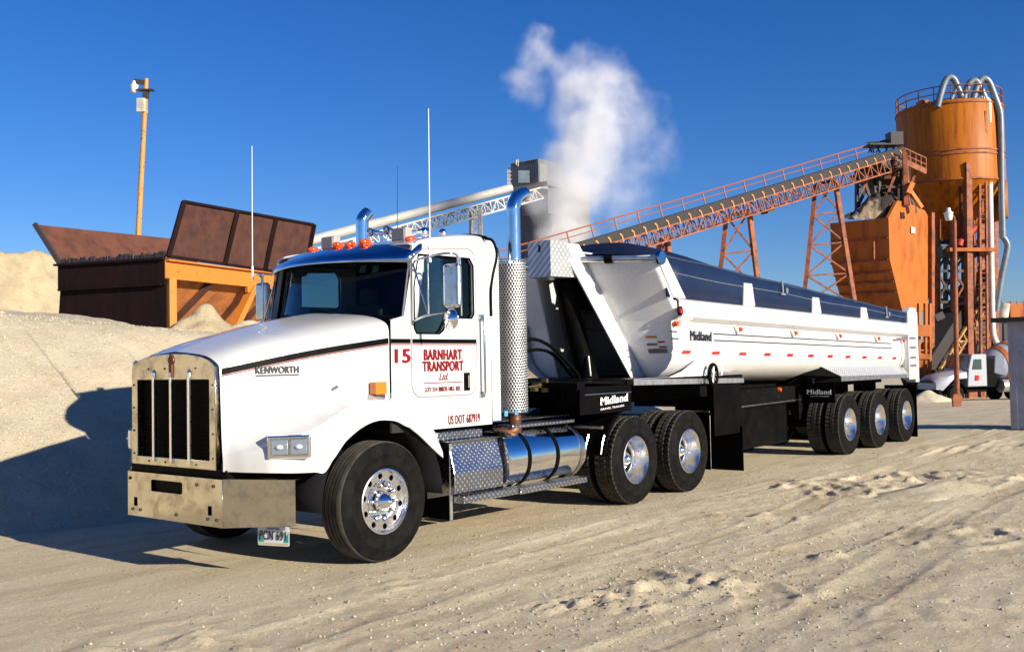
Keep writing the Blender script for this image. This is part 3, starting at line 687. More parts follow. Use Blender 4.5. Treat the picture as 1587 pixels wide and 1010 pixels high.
# ---- headlights
def surf_y(x, z):
    i = max(j for j in range(len(kx)) if kx[j] <= x + 1e-9); i = min(i, len(kx) - 2); r = hood_row(i, (x - kx[i]) / (kx[i + 1] - kx[i]), 1)
    best = min(r[20:], key=lambda p: abs(p[2] - z)); return best[1]
for sgn in (-1, 1):
    a = Vector((-1.075, sgn * 1.005, 1.072)); b = Vector((-.835, sgn * 1.225, 1.072)); d = (b - a).normalized(); nrm = Vector((d.y * sgn, -d.x * sgn, 0)) if False else Vector((-abs(d.y), sgn * abs(d.x), 0)).normalized()
    u3 = d if sgn < 0 else -d; o3 = a if sgn < 0 else b; L = (b - a).length
    mb = MB(); c3 = (a + b) / 2
    mb.obox(c3 + nrm * -.07, d * (L / 2 + .012), Vector((0, 0, .096)), nrm * .11)
    hl = build('headlight', mb, M['chrome'], TK, bevel=.018)
    mb = MB(); mb.obox(c3 + nrm * .034, d * (L / 2 - .014), Vector((0, 0, .072)), nrm * .006); build('reflector_housing', mb, M['steel'], hl)
    for k in (-1, 1):
        cc = c3 + d * k * L * .235 + nrm * .044
        mb = MB(); mb.obox(cc, d * L * .205, Vector((0, 0, .062)), nrm * .008); build('lens', mb, mat('headlamp_lens', (.30, .35, .40), .12, .55, coat=1, bump=.3, bump_scale=60) if 'headlamp_lens' not in bpy.data.materials else bpy.data.materials['headlamp_lens'], hl, bevel=.006)
        mb = MB(); mb.ball(cc + nrm * .004, .034, 10, (1, 1, .6)); build('bulb', mb, mat('bulb_glass', (.7, .8, .95), .08, .3) if 'bulb_glass' not in bpy.data.materials else bpy.data.materials['bulb_glass'], hl, smooth=60)
# turn signal
mb = MB(); mb.box((.075, -1.055, 1.452), (.215, -.97, 1.566)); ts = build('turn_signal', mb, mat('turn_lens', (.75, .17, .01), .2, coat=.5), TK, bevel=.01); mb = MB(); mb.box((.09, -1.045, 1.42), (.20, -.97, 1.451)); build('signal_base', mb, M['darksteel'], ts)
mb = MB(); mb.bar((-.30, -.965, 1.535), (-.25, -.985, 1.56), .05, .02); build('hood_latch', mb, M['steel'], TK)
# ---- cab
CY = 1.0
def roofz(x): return 2.86 + .20 * math.sin(max(0, min(1, (x - .60) / 1.15)) * math.pi / 2)
side = [(.325, 1.09), (1.76, 1.09), (1.76, 2.90), (1.70, 2.94)] + [(x, 2.94 - .06 * sstep(.95, .60, x)) for x in (1.3, 1.0, .9, .8, .70)] + [(.625, 2.84), (.50, 2.17), (.325, 2.13)]
def slope_top(lp): return [(a, b - .07 * max(0, (1.5 - a)) * (1 if b > 2.5 else 0)) for a, b in lp]
door_o = slope_top(rrect(.585, 1.40, 1.535, 2.88, .13))
win = [(.70, 2.76), (.635, 2.45), (.63, 2.06), (.66, 2.01), (.98, 2.01), (1.03, 2.04), (1.10, 2.14), (1.16, 2.17), (1.46, 2.17), (1.495, 2.21), (1.495, 2.70), (1.44, 2.77)]
win_near = win; win_far = [(.93, 2.74), (.93, 2.36), (1.46, 2.36), (1.495, 2.39), (1.495, 2.70), (1.44, 2.77)]
for sgn in (-1, 1):
    win = win_near if sgn < 0 else win_far
    y = sgn * (CY - .015)
    o = plate('cab_side', [side, door_o], (0, y, 0), (1, 0, 0), (0, 0, 1), .03, M['white'], TK)
    if sgn < 0: CAB = o
    di = slope_top(rrect(.595, 1.41, 1.525, 2.87, .125))
    dr = plate('door', [di, win], (0, sgn * (CY - .012), 0), (1, 0, 0), (0, 0, 1), .032, M['white'], TK, bev=.004)
    if sgn < 0: DOOR = dr
    plate('window', [win], (0, sgn * (CY - .025), 0), (1, 0, 0), (0, 0, 1), .004, M['glass'], dr)
    # rubber and bright trim round door and window
    mb = MB()
    mb.tube([(a, sgn * (CY + .001), b) for a, b in slope_top(rrect(.590, 1.405, 1.530, 2.875, .128, 8))] + [(1.53, sgn * (CY + .001), 2.745)], .0065, 6); build('door_seal', mb, M['grey'], dr, smooth=60)
    mb = MB(); mb.tube([(a, sgn * (CY + .003), b) for a, b in win + win[:1]], .010, 6); build('window_seal', mb, M['black'], dr, smooth=60)
    mb = MB(); mb.box((1.325, sgn * (CY + .002), 1.445), (1.415, sgn * (CY + .012), 1.625))
    hd = build('door_handle', mb, M['black'], dr, bevel=.012)
    mb = MB(); mb.box((1.365, sgn * (CY + .013), 1.475), (1.395, sgn * (CY + .035), 1.60)); build('handle_lever', mb, M['chrome'], hd, bevel=.006)
    # grab bar behind the door
    mb = MB(); mb.tube([(1.595, sgn * (CY + .01), 1.40), (1.595, sgn * (CY + .055), 1.42), (1.595, sgn * (CY + .055), 2.16), (1.595, sgn * (CY + .01), 2.18)], .014, 8)
    mb.box((1.56, sgn * (CY + .003), 1.37), (1.64, sgn * (CY + .02), 1.43)); mb.box((1.56, sgn * (CY + .003), 2.15), (1.64, sgn * (CY + .02), 2.21)); build('grab_bar', mb, M['steel'], TK, smooth=50)
# vent panel dark bar at the front of the near door, cab stripe
mb = MB(); mb.box((.325, -CY - .004, 1.915), (.578, -CY - .001, 1.957)); mb.box((.60, -CY - .0065, 1.915), (1.525, -CY - .0045, 1.957)); build('stripe', mb, M['black'], CAB)
mb = MB(); mb.box((.325, -CY - .004, 1.900), (.578, -CY - .001, 1.910)); mb.box((.60, -CY - .0065, 1.900), (1.525, -CY - .0045, 1.910)); build('pinstripe', mb, M['red'], CAB)
D0 = -CY - .006
def dt(s, x0, z0, x1, z1, m=None, bold=.02, **k): return text('lettering', s, (x0, D0, z0), (1, 0, 0), (0, 0, 1), x1 - x0, z1 - z0, m or M['red'], DOOR, bold=bold, **k)
dt('BARNHART', .755, 1.758, 1.295, 1.855, bold=.075, spacing=1.1); dt('TRANSPORT', .735, 1.648, 1.315, 1.742, bold=.075, spacing=1.1)
dt('Ltd.', .96, 1.56, 1.09, 1.63, bold=.01, shear=.5); dt('LOT 214 BIRDS HILL RD.', .76, 1.452, 1.275, 1.495, bold=.045, spacing=1.12)
mb = MB(); mb.box((.745, D0 - .004, 1.532), (1.305, D0 - .001, 1.540)); build('lettering_line', mb, M['red'], DOOR)
text('lettering', '15', (.375, D0 + .004, 1.735), (1, 0, 0), (0, 0, 1), .19, .125, M['red'], CAB, bold=.06, spacing=1.1)
text('lettering', 'US DOT 687919', (1.09, D0 + .004, 1.125), (1, 0, 0), (0, 0, 1), .47, .085, M['red'], CAB, bold=.03, spacing=1.15)
mb = MB(); mb.box((.315, -CY - .0015, 1.46), (.322, -CY + .02, 2.13)); build('hood_seam', mb, M['black'], TK)
# roof, with rounded shoulders and rear edge
mb = MB(); rows = []
for i in range(25):
    x = .62 + (1.80 - .62) * i / 24; r = []; zt = roofz(x); zs = min(2.93 - .07 * sstep(.95, .60, x), zt - .02)
    for k in range(33):
        y = -1 + 2 * k / 32; f = (1 - min(1, abs(y)) ** 7) ** (1 / 2.2); r.append((x, y * CY * 1.0, zs + (zt - zs) * f * (1 if x < 1.74 else 1)))
    rows.append(r)
mb.grid(rows); build('roof', mb, M['white'], TK, smooth=60, thick=.012)
# back wall, floor, dash, seats, wheel
plate('back_wall', [rrect(-.98, 1.10, .98, 2.92, .06)], (1.735, 0, 0), (0, -1, 0), (0, 0, 1), .03, M['white'], TK)
mb = MB(); mb.box((.34, -.95, 1.12), (1.70, .95, 1.20)); mb.box((.34, -.95, 1.2), (.44, .95, 2.12)); mb.box((1.70, -.95, 1.2), (1.715, .95, 2.84)); mb.prism([(.40, -.95, 2.16), (.80, -.95, 2.06), (.80, -.95, 1.75), (.40, -.95, 1.7)], (0, 1.9, 0)); mb.box((.7, -.93, 2.80), (1.70, .93, 2.83))
mb.box((1.50, -.96, 1.9), (1.70, -.94, 2.84)); cabin = build('cabin_interior', mb, M['dark'], TK)
for y in (-.5, .5):
    mb = MB(); mb.box((1.05, y - .25, 1.5), (1.5, y + .25, 1.72)); mb.box((1.42, y - .24, 1.7), (1.55, y + .24, 2.38)); mb.box((1.44, y - .13, 2.38), (1.53, y + .13, 2.56)); build('seat', mb, mat('seat_fabric', (.05, .05, .06), .9) if 'seat_fabric' not in bpy.data.materials else bpy.data.materials['seat_fabric'], cabin, bevel=.03)
mb = MB(); cs = Vector((.98, -.5, 2.13)); ax_ = Vector((-.45, 0, .9)).normalized(); e1 = Vector((0, 1, 0)); e2 = ax_.cross(e1)
mb.tube([cs + (e1 * math.cos(a) + e2 * math.sin(a)) * .235 for a in [2 * math.pi * k / 24 for k in range(25)]], .014, 6); mb.tube([cs, cs - ax_ * .4], .03, 6); mb.tube([cs + e1 * .23, cs, cs - e1 * .23], .014, 6); build('steering_wheel', mb, M['black'], cabin, smooth=60)
# windshield: curved, in a black gasket
def ws(y, t):
    xb, xt = .27 + .34 * y * y, .50 + .20 * y * y
    return Vector((xb + (xt - xb) * t, y, 2.195 - .05 * y * y + (2.79 - .05 * y * y - 2.195 + .05 * y * y) * t))
mb = MB(); mb.grid([[ws(-.93 + 1.86 * k / 28, j / 6) for k in range(29)] for j in range(7)]); wsh = build('windshield', mb, M['glass'], TK, smooth=60)
mb = MB(); pth = [ws(-.93 + 1.86 * k / 28, 0) for k in range(29)] + [ws(.93, t) for t in (.3, .7)] + [ws(.93 - 1.86 * k / 28, 1) for k in range(29)] + [ws(-.93, t) for t in (.7, .3, 0)]
mb.tube(pth, .020, 8); build('gasket', mb, M['black'], wsh, smooth=60)
for sgn in (-1, 1):
    mb = MB(); rows = []
    for t in (0, .25, .5, .75, 1.0, 1.12):
        a = ws(sgn * .93, min(t, 1)) + Vector((0, 0, .06 * (t > 1))); rows.append([a + Vector((-.004, 0, 0)), a + Vector((.02, sgn * .045, 0)), Vector((a.x + .09, sgn * (CY - .002), a.z)), Vector((max(a.x + .12, .64), sgn * (CY - .006), a.z))])
    mb.grid(rows); build('pillar', mb, M['white'], TK, smooth=70, thick=.006)
mb = MB(); rows = []
for t in (0, 1):
    rows.append([ws(-.98 + 1.96 * k / 20, 0) + Vector((-.14 * (1 - t) - .0, 0, -.055 * (1 - t) - .012)) for k in range(21)])
mb.grid(rows); build('cowl', mb, M['white'], TK, smooth=60, thick=.008)
mb = MB(); rows = []
for t in (0, .35, .7, 1):
    rows.append([ws(-.97 + 1.94 * k / 20, 1) + Vector((.02 + .14 * t + .02 * (k / 20 - .5) ** 2, 0, .02 + .085 * t)) for k in range(21)])
mb.grid(rows); build('roof_front', mb, M['white'], TK, smooth=60, thick=.008)
for sx in (-.35, .30):
    mb = MB(); a, b = ws(sx, .02), ws(sx + .42, .10); mb.tube([a + Vector((-.02, 0, -.02)), (a + b) / 2 + Vector((-.03, 0, .02)), b + Vector((-.02, 0, .01))], .008, 6); build('wiper', mb, M['black'], wsh)
# sun visor
mb = MB(); rows = []
for j in range(8):
    t = j / 7; r = []
    for k in range(33):
        y = -1.03 + 2.06 * k / 32; lipx = .20 + .34 * y * y; topx = .58 + .14 * y * y
        r.append((lipx + (topx - lipx) * t, y, 2.735 - .03 * y * y + .16 * (t ** .75) - (.0 if t else .03)))
    rows.append(r)
mb.grid(rows)
mb.grid([[rows[0][0], rows[3][0], rows[7][0]], [(.62, -1.03, 2.73), (.66, -1.03, 2.76), (.72, -1.03, 2.80)]]); mb.grid([[rows[0][-1], rows[3][-1], rows[7][-1]], [(.62, 1.03, 2.73), (.66, 1.03, 2.76), (.72, 1.03, 2.80)]])
build('sun_visor', mb, M['visor'], TK, smooth=50, thick=.006)
# cab marker lights, horns, work lamps
for (u_, v_), x in zip(((486, 387), (524, 380), (543, 379), (566, 375), (637, 371)), (.90, .66, .63, .63, .84)):
    p = onplane(u_, v_, 0, x)
    mb = MB(); mb.ball((p.x, p.y, p.z), .045, 12, (1.6, 1.0, .75)); mb.box((p.x - .06, p.y - .04, p.z - .05), (p.x + .10, p.y + .04, p.z - .02)); build('marker_light', mb, M['orangelens'], TK, smooth=40)
for (u_, v_) in ((513, 377), (623, 364)):
    p = onplane(u_, v_, 0, 1.02); mb = MB(); mb.box((p.x - .05, p.y - .10, p.z - .07), (p.x + .05, p.y + .10, p.z + .07)); mb.box((p.x - .02, p.y - .02, p.z - .16), (p.x + .02, p.y + .02, p.z - .06))
    wl = build('work_light', mb, M['grey'], TK, bevel=.015); mb = MB(); mb.box((p.x - .062, p.y - .085, p.z - .055), (p.x - .052, p.y + .085, p.z + .055)); build('lens', mb, mat('worklamp_lens', (.32, .28, .25), .35) if 'worklamp_lens' not in bpy.data.materials else bpy.data.materials['worklamp_lens'], wl)
for y, x0, L in ((-.22, 1.05, .50), (.02, 1.05, .42)):
    mb = MB(); z = roofz(1.3) + .075
    mb.lathe([(.048, 0), (.036, .03), (.024, .10), (.018, .2), (.014, L), (.035, L + .02), (.055, L + .06), (.052, L + .11), (.0001, L + .13)], (x0, y, z), (1, 0, .05), 20); mb.box((x0 + .15, y - .01, z - .10), (x0 + .18, y + .01, z)); build('air_horn', mb, M['chrome'], TK, smooth=50)
for (u_, v_), x in (((686, 361), 1.45), ((706, 368), 1.6)):
    p = onplane(u_, v_, 0, x); mb = MB(); mb.ball((p.x, p.y, p.z), .045 if x < 1.5 else .03, 14); mb.tube([(p.x, p.y, p.z), (p.x, p.y, p.z - .12)], .02, 8); build('roof_beacon', mb, M['chrome'], TK, smooth=60)
# cab rear extender and its black seal
for sgn in (-1, 1):
    seal = [(1.70, 2.995), (1.80, 2.985), (1.86, 2.90), (1.865, 2.80), (1.80, 2.62), (1.765, 2.45), (1.765, 2.20)]
    mb = MB(); mb.tube([(a, sgn * (CY + .008), b) for a, b in seal], .016, 8, smooth_path=True); build('extender_seal', mb, M['black'], TK, smooth=60)
    plate('extender', [[(1.765, 1.12), (1.90, 1.12), (1.90, 2.86), (1.86, 2.93), (1.80, 2.985), (1.70, 2.995), (1.70, 2.90), (1.755, 2.86)]], (0, sgn * (CY - .004), 0), (1, 0, 0), (0, 0, 1), .02, M['white'], TK)
mb = MB(); mb.tube([(.64, y_, roofz(.64) + .0) if False else (1.72 + 0 * y_, y_, roofz(1.8) + .005 - .06 * abs(y_) ** 6) for y_ in [-1 + .1 * k for k in range(21)]], .016, 8); build('roof_seal', mb, M['black'], TK, smooth=60)
# mirrors
for sgn in (-1, 1):
    y = lambda v: sgn * v
    mb = MB(); cx_, cy_ = .74, y(1.40)
    mb.box((cx_ - .035, cy_ - .10, 2.235), (cx_ + .03, cy_ + .10, 2.645)); mr_ = build('mirror', mb, M['steel'], TK, bevel=.03)
    mb = MB(); mb.box((cx_ + .031, cy_ - .085, 2.26), (cx_ + .034, cy_ + .085, 2.62)); build('mirror_glass', mb, M['chrome'], mr_)
    mb = MB(); mb.lathe([(.0001, -.03), (.06, -.02), (.098, 0), (.10, .008), (.0001, .01)], (cx_ - .02, cy_ - sgn * .02, 2.13), (1, 0, 0), 24); build('round_mirror', mb, M['chrome'], mr_, smooth=50)
    mb = MB()
    mb.tube([(.66, y(1.0), 2.70), (.60, y(1.28), 2.72), (.66, y(1.42), 2.735), (.75, y(1.45), 2.72), (.76, y(1.45), 2.64)], .011, 8, smooth_path=True)
    mb.tube([(.62, y(1.0), 2.12), (.60, y(1.2), 2.17), (.66, y(1.36), 2.19), (.74, y(1.40), 2.19), (.74, y(1.40), 2.26)], .011, 8, smooth_path=True)
    mb.tube([(.60, y(1.22), 2.72), (.60, y(1.22), 2.18)], .009, 8); mb.tube([(.61, y(1.02), 2.66), (.60, y(1.22), 2.18)], .009, 8); mb.tube([(.78, y(1.46), 2.70), (.79, y(1.46), 2.16)], .009, 8)
    build('mirror_bracket', mb, M['steel'], mr_, smooth=60)
    mb = MB(); top = 4.10 if sgn < 0 else 4.14; ax0 = .60; ay = y(1.25 if sgn < 0 else 1.40)
    mb.tube([(ax0, ay, 2.70), (ax0 + .01, ay, top)], [.007, .0045], 6); mb.tube([(ax0, ay, 2.66), (ax0, ay, 2.82)], .013, 8)
    build('antenna', mb, mat('white_antenna', (.75, .75, .73), .4) if 'white_antenna' not in bpy.data.materials else bpy.data.materials['white_antenna'], TK, smooth=60)
p = onplane(615, 345, 0, 1.9); p2 = onplane(616, 258, 0, 1.9); mb = MB(); mb.tube([(p.x, p.y, 3.0), p2], [.005, .003], 5); build('antenna', mb, M['darksteel'], TK)
# green inspection sticker in the door window and two on the windshield
mb = MB(); mb.box((.73, -CY + .010, 2.60), (.79, -CY + .013, 2.68)); build('sticker', mb, mat('green_sticker', (.05, .5, .12), .5), DOOR)
for y in (-.62, -.48):
    mb = MB(); a = ws(y, .72) + Vector((.012, 0, 0)); b = ws(y + .07, .72) + Vector((.012, 0, 0)); mb.grid([[a, b], [a + Vector((.02, 0, .07)), b + Vector((.02, 0, .07))]]); build('sticker', mb, mat('faded_sticker', (.10, .28, .26), .5) if 'faded_sticker' not in bpy.data.materials else bpy.data.materials['faded_sticker'], wsh)
# ---- exhaust stacks with perforated guards
def perforated(c, r, z0, z1, n, a0=0, a1=360):
    """wall of staggered round holes, real openings"""
    mb = MB(); cw = R(a1 - a0) * r / n; rowh = cw * .87; nr = int((z1 - z0) / rowh); hr = cw * .34
    def P(s, z): an = R(a0) + s / r; return (c[0] + r * math.cos(an), c[1] + r * math.sin(an), z)
    for i in range(nr):
        for k in range(n):
            s0 = (k + (.5 if i % 2 else 0)) * cw; zc = z0 + (i + .5) * rowh; sc = s0 + cw / 2
            out = [(sc - cw / 2, zc - rowh / 2), (sc, zc - rowh / 2), (sc + cw / 2, zc - rowh / 2), (sc + cw / 2, zc), (sc + cw / 2, zc + rowh / 2), (sc, zc + rowh / 2), (sc - cw / 2, zc + rowh / 2), (sc - cw / 2, zc)]
            inn = [(sc + hr * math.cos(R(225 + 45 * q)), zc + hr * math.sin(R(225 + 45 * q))) for q in range(8)]
            vs = [P(*q) for q in out] + [P(*q) for q in inn]; mb.add(vs, [(q, (q + 1) % 8, 8 + (q + 1) % 8, 8 + q) for q in range(8)])
    return mb
for sgn in (-1, 1):
    ex, ey = 2.14, sgn * .98
    mb = MB(); mb.tube([(ex + .06, ey, 2.70), (ex + .06, ey, 3.28), (ex + .065, ey, 3.38), (ex + .12, ey - sgn * .0, 3.47), (ex + .22, ey, 3.53), (ex + .27, ey, 3.545)], .073, 24, cap=False, smooth_path=True)
    if sgn > 0:
        mb = MB(); mb.tube([(1.86, 1.0, 2.7), (1.86, 1.0, 3.33), (1.87, 1.0, 3.42), (1.95, 1.0, 3.50)], .073, 24, smooth_path=True)
    stk = build('exhaust_stack', mb, M['chrome'], TK, smooth=60, thick=.004)
    mb = MB(); mb.cyl((ex, ey, 1.21), (ex, ey, 2.76), .112, 24); build('muffler_body', mb, M['dark'], stk, smooth=50); mb = MB(); mb.tube([(ex + .02, ey, 1.22), (ex + .02, ey, 1.10), (ex - .05, ey + .03 * sgn, 1.0), (ex - .2, ey - .1 * sgn, .96)], .07, 14, smooth_path=True); build('muffler', mb, mat('heat_stained_steel', (.13, .055, .028), .5, .5) if 'heat_stained_steel' not in bpy.data.materials else bpy.data.materials['heat_stained_steel'], stk, smooth=50)  # muffler body coloured near black to paint shade behind the guard holes
    if sgn < 0:
        build('heat_guard', perforated((ex, ey), .155, 1.20, 2.80, 30), mat('guard_steel', (.62, .61, .58), .38, 1.0, noise_amt=.2, noise_scale=6), stk, smooth=60, thick=.003)
        mb = MB()
        for z in (1.20, 2.80): mb.lathe([(.157, -.008), (.160, 0), (.157, .008), (.150, 0), (.157, -.008)], (ex, ey, z), (0, 0, 1), 36)
        build('guard_ring', mb, M['chrome'], stk, smooth=60)
        # black deflector inside the bend
        mb = MB(); mb.ball((ex + .285, ey, 3.53), .06, 12, (.2, 1, 1)); build('stack_mouth', mb, M['dark'], stk, smooth=60)
        # narrow bright air-intake column between cab and guard
        mb = MB(); mb.lathe([(.09, 1.12), (.09, 2.84), (.075, 2.93), (.0001, 2.98)], (1.99, ey + .14, 0), (0, 0, 1), 20); build('air_intake', mb, M['steel'], TK, smooth=50)
mb = MB(); mb.box((1.92, -1.04, 1.16), (1.97, -1.03, 1.215)); mb.box((2.02, -1.10, 1.17), (2.07, -1.09, 1.215)); build('sticker', mb, mat('blue_sticker', (.06, .30, .62), .5), TK)
# ---- steps, battery box, fuel tanks
for sgn in (-1, 1):
    Y_ = lambda v: sgn * v
    mb = MB()
    mb.prism([(.98, Y_(.80), .40), (.98, Y_(1.17), .47), (.98, Y_(1.17), .66), (.98, Y_(1.10), .94), (.98, Y_(1.16), .97), (.98, Y_(.80), .97)], (.74, 0, 0))
    stp = build('tool_box', mb, M['tread'], TK, bevel=.008)
    mb = MB(); mb.box((.90, min(Y_(.80), Y_(1.02)), .975), (1.58, max(Y_(.80), Y_(1.02)), 1.055)); build('upper_step', mb, M['tread'], stp, bevel=.008)
    for x0, x1, zt in ((1.02, 1.86, .445), (1.90, 3.10, .435)):
        mb = MB(); mb.box((x0, min(Y_(1.06), Y_(1.25)), zt - .065), (x1, max(Y_(1.06), Y_(1.25)), zt)); bd = build('running_board', mb, M['tread'], TK, bevel=.006)
        mb = MB(); mb.box((x0 + .1, min(Y_(.7), Y_(1.06)), zt - .06), (x0 + .14, max(Y_(.7), Y_(1.06)), zt - .01)); mb.box((x1 - .14, min(Y_(.7), Y_(1.06)), zt - .06), (x1 - .1, max(Y_(.7), Y_(1.06)), zt - .01)); build('board_bracket', mb, M['black'], bd)
    mb = MB(); mb.lathe([(.0001, 0), (.27, 0), (.30, .02), (.305, .05), (.305, 1.33), (.30, 1.36), (.26, 1.39), (.0001, 1.40)], (1.80, Y_(.90), .71), (1, 0, 0), 48)
    tk = build('fuel_tank', mb, M['chrome'], TK, smooth=40)
    for x in (2.12, 2.62, 3.08):
        mb = MB(); mb.lathe([(.307, -.028), (.313, -.026), (.313, .026), (.307, .028)], (x, Y_(.90), .71), (1, 0, 0), 48); build('tank_strap', mb, M['steel'] if x > 3 else M['black'], tk, smooth=40)
    mb = MB(); mb.box((1.74, min(Y_(.66), Y_(1.10)), .44), (1.80, max(Y_(.66), Y_(1.10)), 1.0)); build('tank_cradle', mb, M['black'], tk)
    mb = MB(); mb.box((2.0, min(Y_(.86), Y_(1.08)), 1.03), (3.12, max(Y_(.86), Y_(1.08)), 1.065)); build('tank_step', mb, M['tread'], tk, bevel=.006)
    mb = MB(); mb.box((.985, min(Y_(.72), Y_(1.10)), .22), (1.0, max(Y_(.72), Y_(1.10)), .95)); fl = build('mud_flap', mb, M['rubberflap'], TK)
    mb = MB(); mb.box((.975, min(Y_(1.10), Y_(1.112)), .22), (1.01, max(Y_(1.10), Y_(1.112)), .95)); build('flap_edge', mb, M['alu'], fl)
mb = MB()
for s in (-1, 1):
    mb.box((-.9, s * .40 - .045, .72), (6.2, s * .40 + .045, .98))
for x in (-.3, 1.0, 2.6, 3.5, 4.8, 6.1): mb.box((x - .05, -.4, .75), (x + .05, .4, .95))
mb.box((-.15, -.95, .46), (.15, .95, .58)); mb.box((-.5, -.35, .7), (.9, .35, 1.5)); mb.cyl((1, 0, .8), (4.1, 0, .62), .06, 10); mb.box((1.9, -.55, .96), (3.9, .55, 1.00))
mb.box((2.0, -.6, 1.0), (2.3, .6, 1.25))
build('chassis_frame', mb, M['frame'], TK)
mb = MB(); mb.box((1.95, -.70, 1.075), (3.55, .70, 1.09)); build('deck_plate', mb, M['tread'], TK)
for x in (4.163, 5.484):
    mb = MB(); mb.cyl((x, -.95, .525), (x, .95, .525), .075, 14); mb.ball((x, 0, .55), .21, 16, (1, 1.1, 1)); build('axle', mb, M['frame'], TK, smooth=50)
mb = MB(); mb.prism([(4.3, -.48, 1.22), (5.2, -.48, 1.22), (5.3, -.48, 1.12), (4.2, -.48, 1.12)], (0, .96, 0)); mb.box((4.5, -.45, 1.0), (5.0, .45, 1.12)); build('fifth_wheel', mb, M['frame'], TK)
# quarter fenders ahead of the first drive axle
for sgn in (-1, 1):
    mb = MB(); rows = []; n = 16
    for k in range(n):
        a = R(172 - 78 * k / (n - 1)); r = .64 + .0 * k
        rows.append([(4.163 + r * math.cos(a), sgn * (.60 + .62 * j / 12), .525 + r * math.sin(a) + (.010 if j % 3 == 1 else 0)) for j in range(13)])
    mb.grid(rows); q = build('quarter_fender', mb, M['black'], TK, smooth=25, thick=.01)
    mb = MB()
    for yy in (.72, .94, 1.16): mb.tube([(4.163 + .66 * math.cos(R(a)), sgn * yy, .525 + .66 * math.sin(R(a))) for a in (150, 160, 170)], .011, 6)
    mb.tube([(3.52, sgn * .6, .95), (3.50, sgn * 1.2, .95)], .02, 8); build('fender_bracket', mb, M['steel'], q)
W1 = wheel('steer', TK, (0, -1.10, .525), -1); W1.name = 'wheel'
wheel_copy(W1, 'wheel', TK, (0, 1.10, .525), 1)
WD = wheel('drive', TK, (4.163, -1.10, .525), -1)
for x in (4.163, 5.484):
    for s in (-1, 1):
        if not (x < 5 and s < 0): wheel_copy(WD, 'wheel', TK, (x, s * 1.10, .525), s)
        wheel_copy(WD, 'wheel', TK, (x, s * .775, .525), -s)
for s in (-1, 1):
    mb = MB(); mb.box((6.12, min(s * .6, s * 1.2), .22), (6.135, max(s * .6, s * 1.2), 1.0)); fl = build('mud_flap', mb, M['rubberflap'], TK)
    mb = MB(); mb.tube([(6.10, s * .5, 1.0), (6.10, s * 1.21, 1.0)], .014, 8); mb.tube([(6.105, s * 1.21, .95), (6.105, s * 1.21, .22)], .006, 6); build('flap_hanger', mb, M['steel'], fl)
# air lines between cab and trailer
mb = MB(); A = Vector((1.9, -.15, 1.9))
mb.tube([(1.80, -.1, 1.75), (2.6, -.30, 1.55), (3.1, -.38, 1.95), (3.6, -.36, 1.93), (4.3, -.25, 1.62), (4.5, -.2, 1.5)], .022, 8, smooth_path=True)
mb.tube([(1.80, .1, 1.75), (2.7, -.05, 1.60), (3.2, -.25, 1.83), (3.8, -.25, 1.83), (4.5, -.1, 1.5)], .020, 8, smooth_path=True); build('air_hose', mb, M['rubberflap'], TK, smooth=60)
mb = MB(); mb.box((3.1, -.60, 1.42), (3.3, -.50, 1.47)); mb.box((3.25, -.60, 1.36), (3.28, -.52, 1.52)); mb.box((3.0, -.62, 1.38), (3.06, -.55, 1.42)); mb.tube([(2.9, -.6, 1.43), (3.4, -.6, 1.46)], .012, 6); build('valve', mb, mat('brass_fitting', (.65, .48, .20), .35, 1.0), TK)

# ================================================================== TRAILER
TL = thing('dump_trailer', 'long white half-round end dump trailer with a navy tarp, coupled behind the white tractor', 'dump trailer', (12.8, 0, 0))
def dz(x): return -.016 * (x - 5.0)           # the tub sits slightly nose-high
X0, X1 = 5.15, 14.55
def sec(x):
    d = dz(x)
    return [(1.13, 2.52 + d), (1.27, 2.50 + d), (1.315, 2.475 + d), (1.315, 2.27 + d), (1.285, 2.245 + d), (1.20, 2.22 + d), (1.195, 2.16 + d), (1.21, 2.0 + d), (1.215, 1.86 + d), (1.185, 1.72 + d), (1.11, 1.60 + d), (.99, 1.51 + d), (.83, 1.45 + d), (.6, 1.41 + d), (.3, 1.39 + d), (0, 1.385 + d)]
mb = MB()
for sgn in (-1, 1):
    mb.grid([[(x, sgn * y, z) for y, z in sec(x)] for x in [X0 + (X1 - X0) * k / 14 for k in range(15)]])
tub = build('tub', mb, M['twhite'], TL, smooth=33)
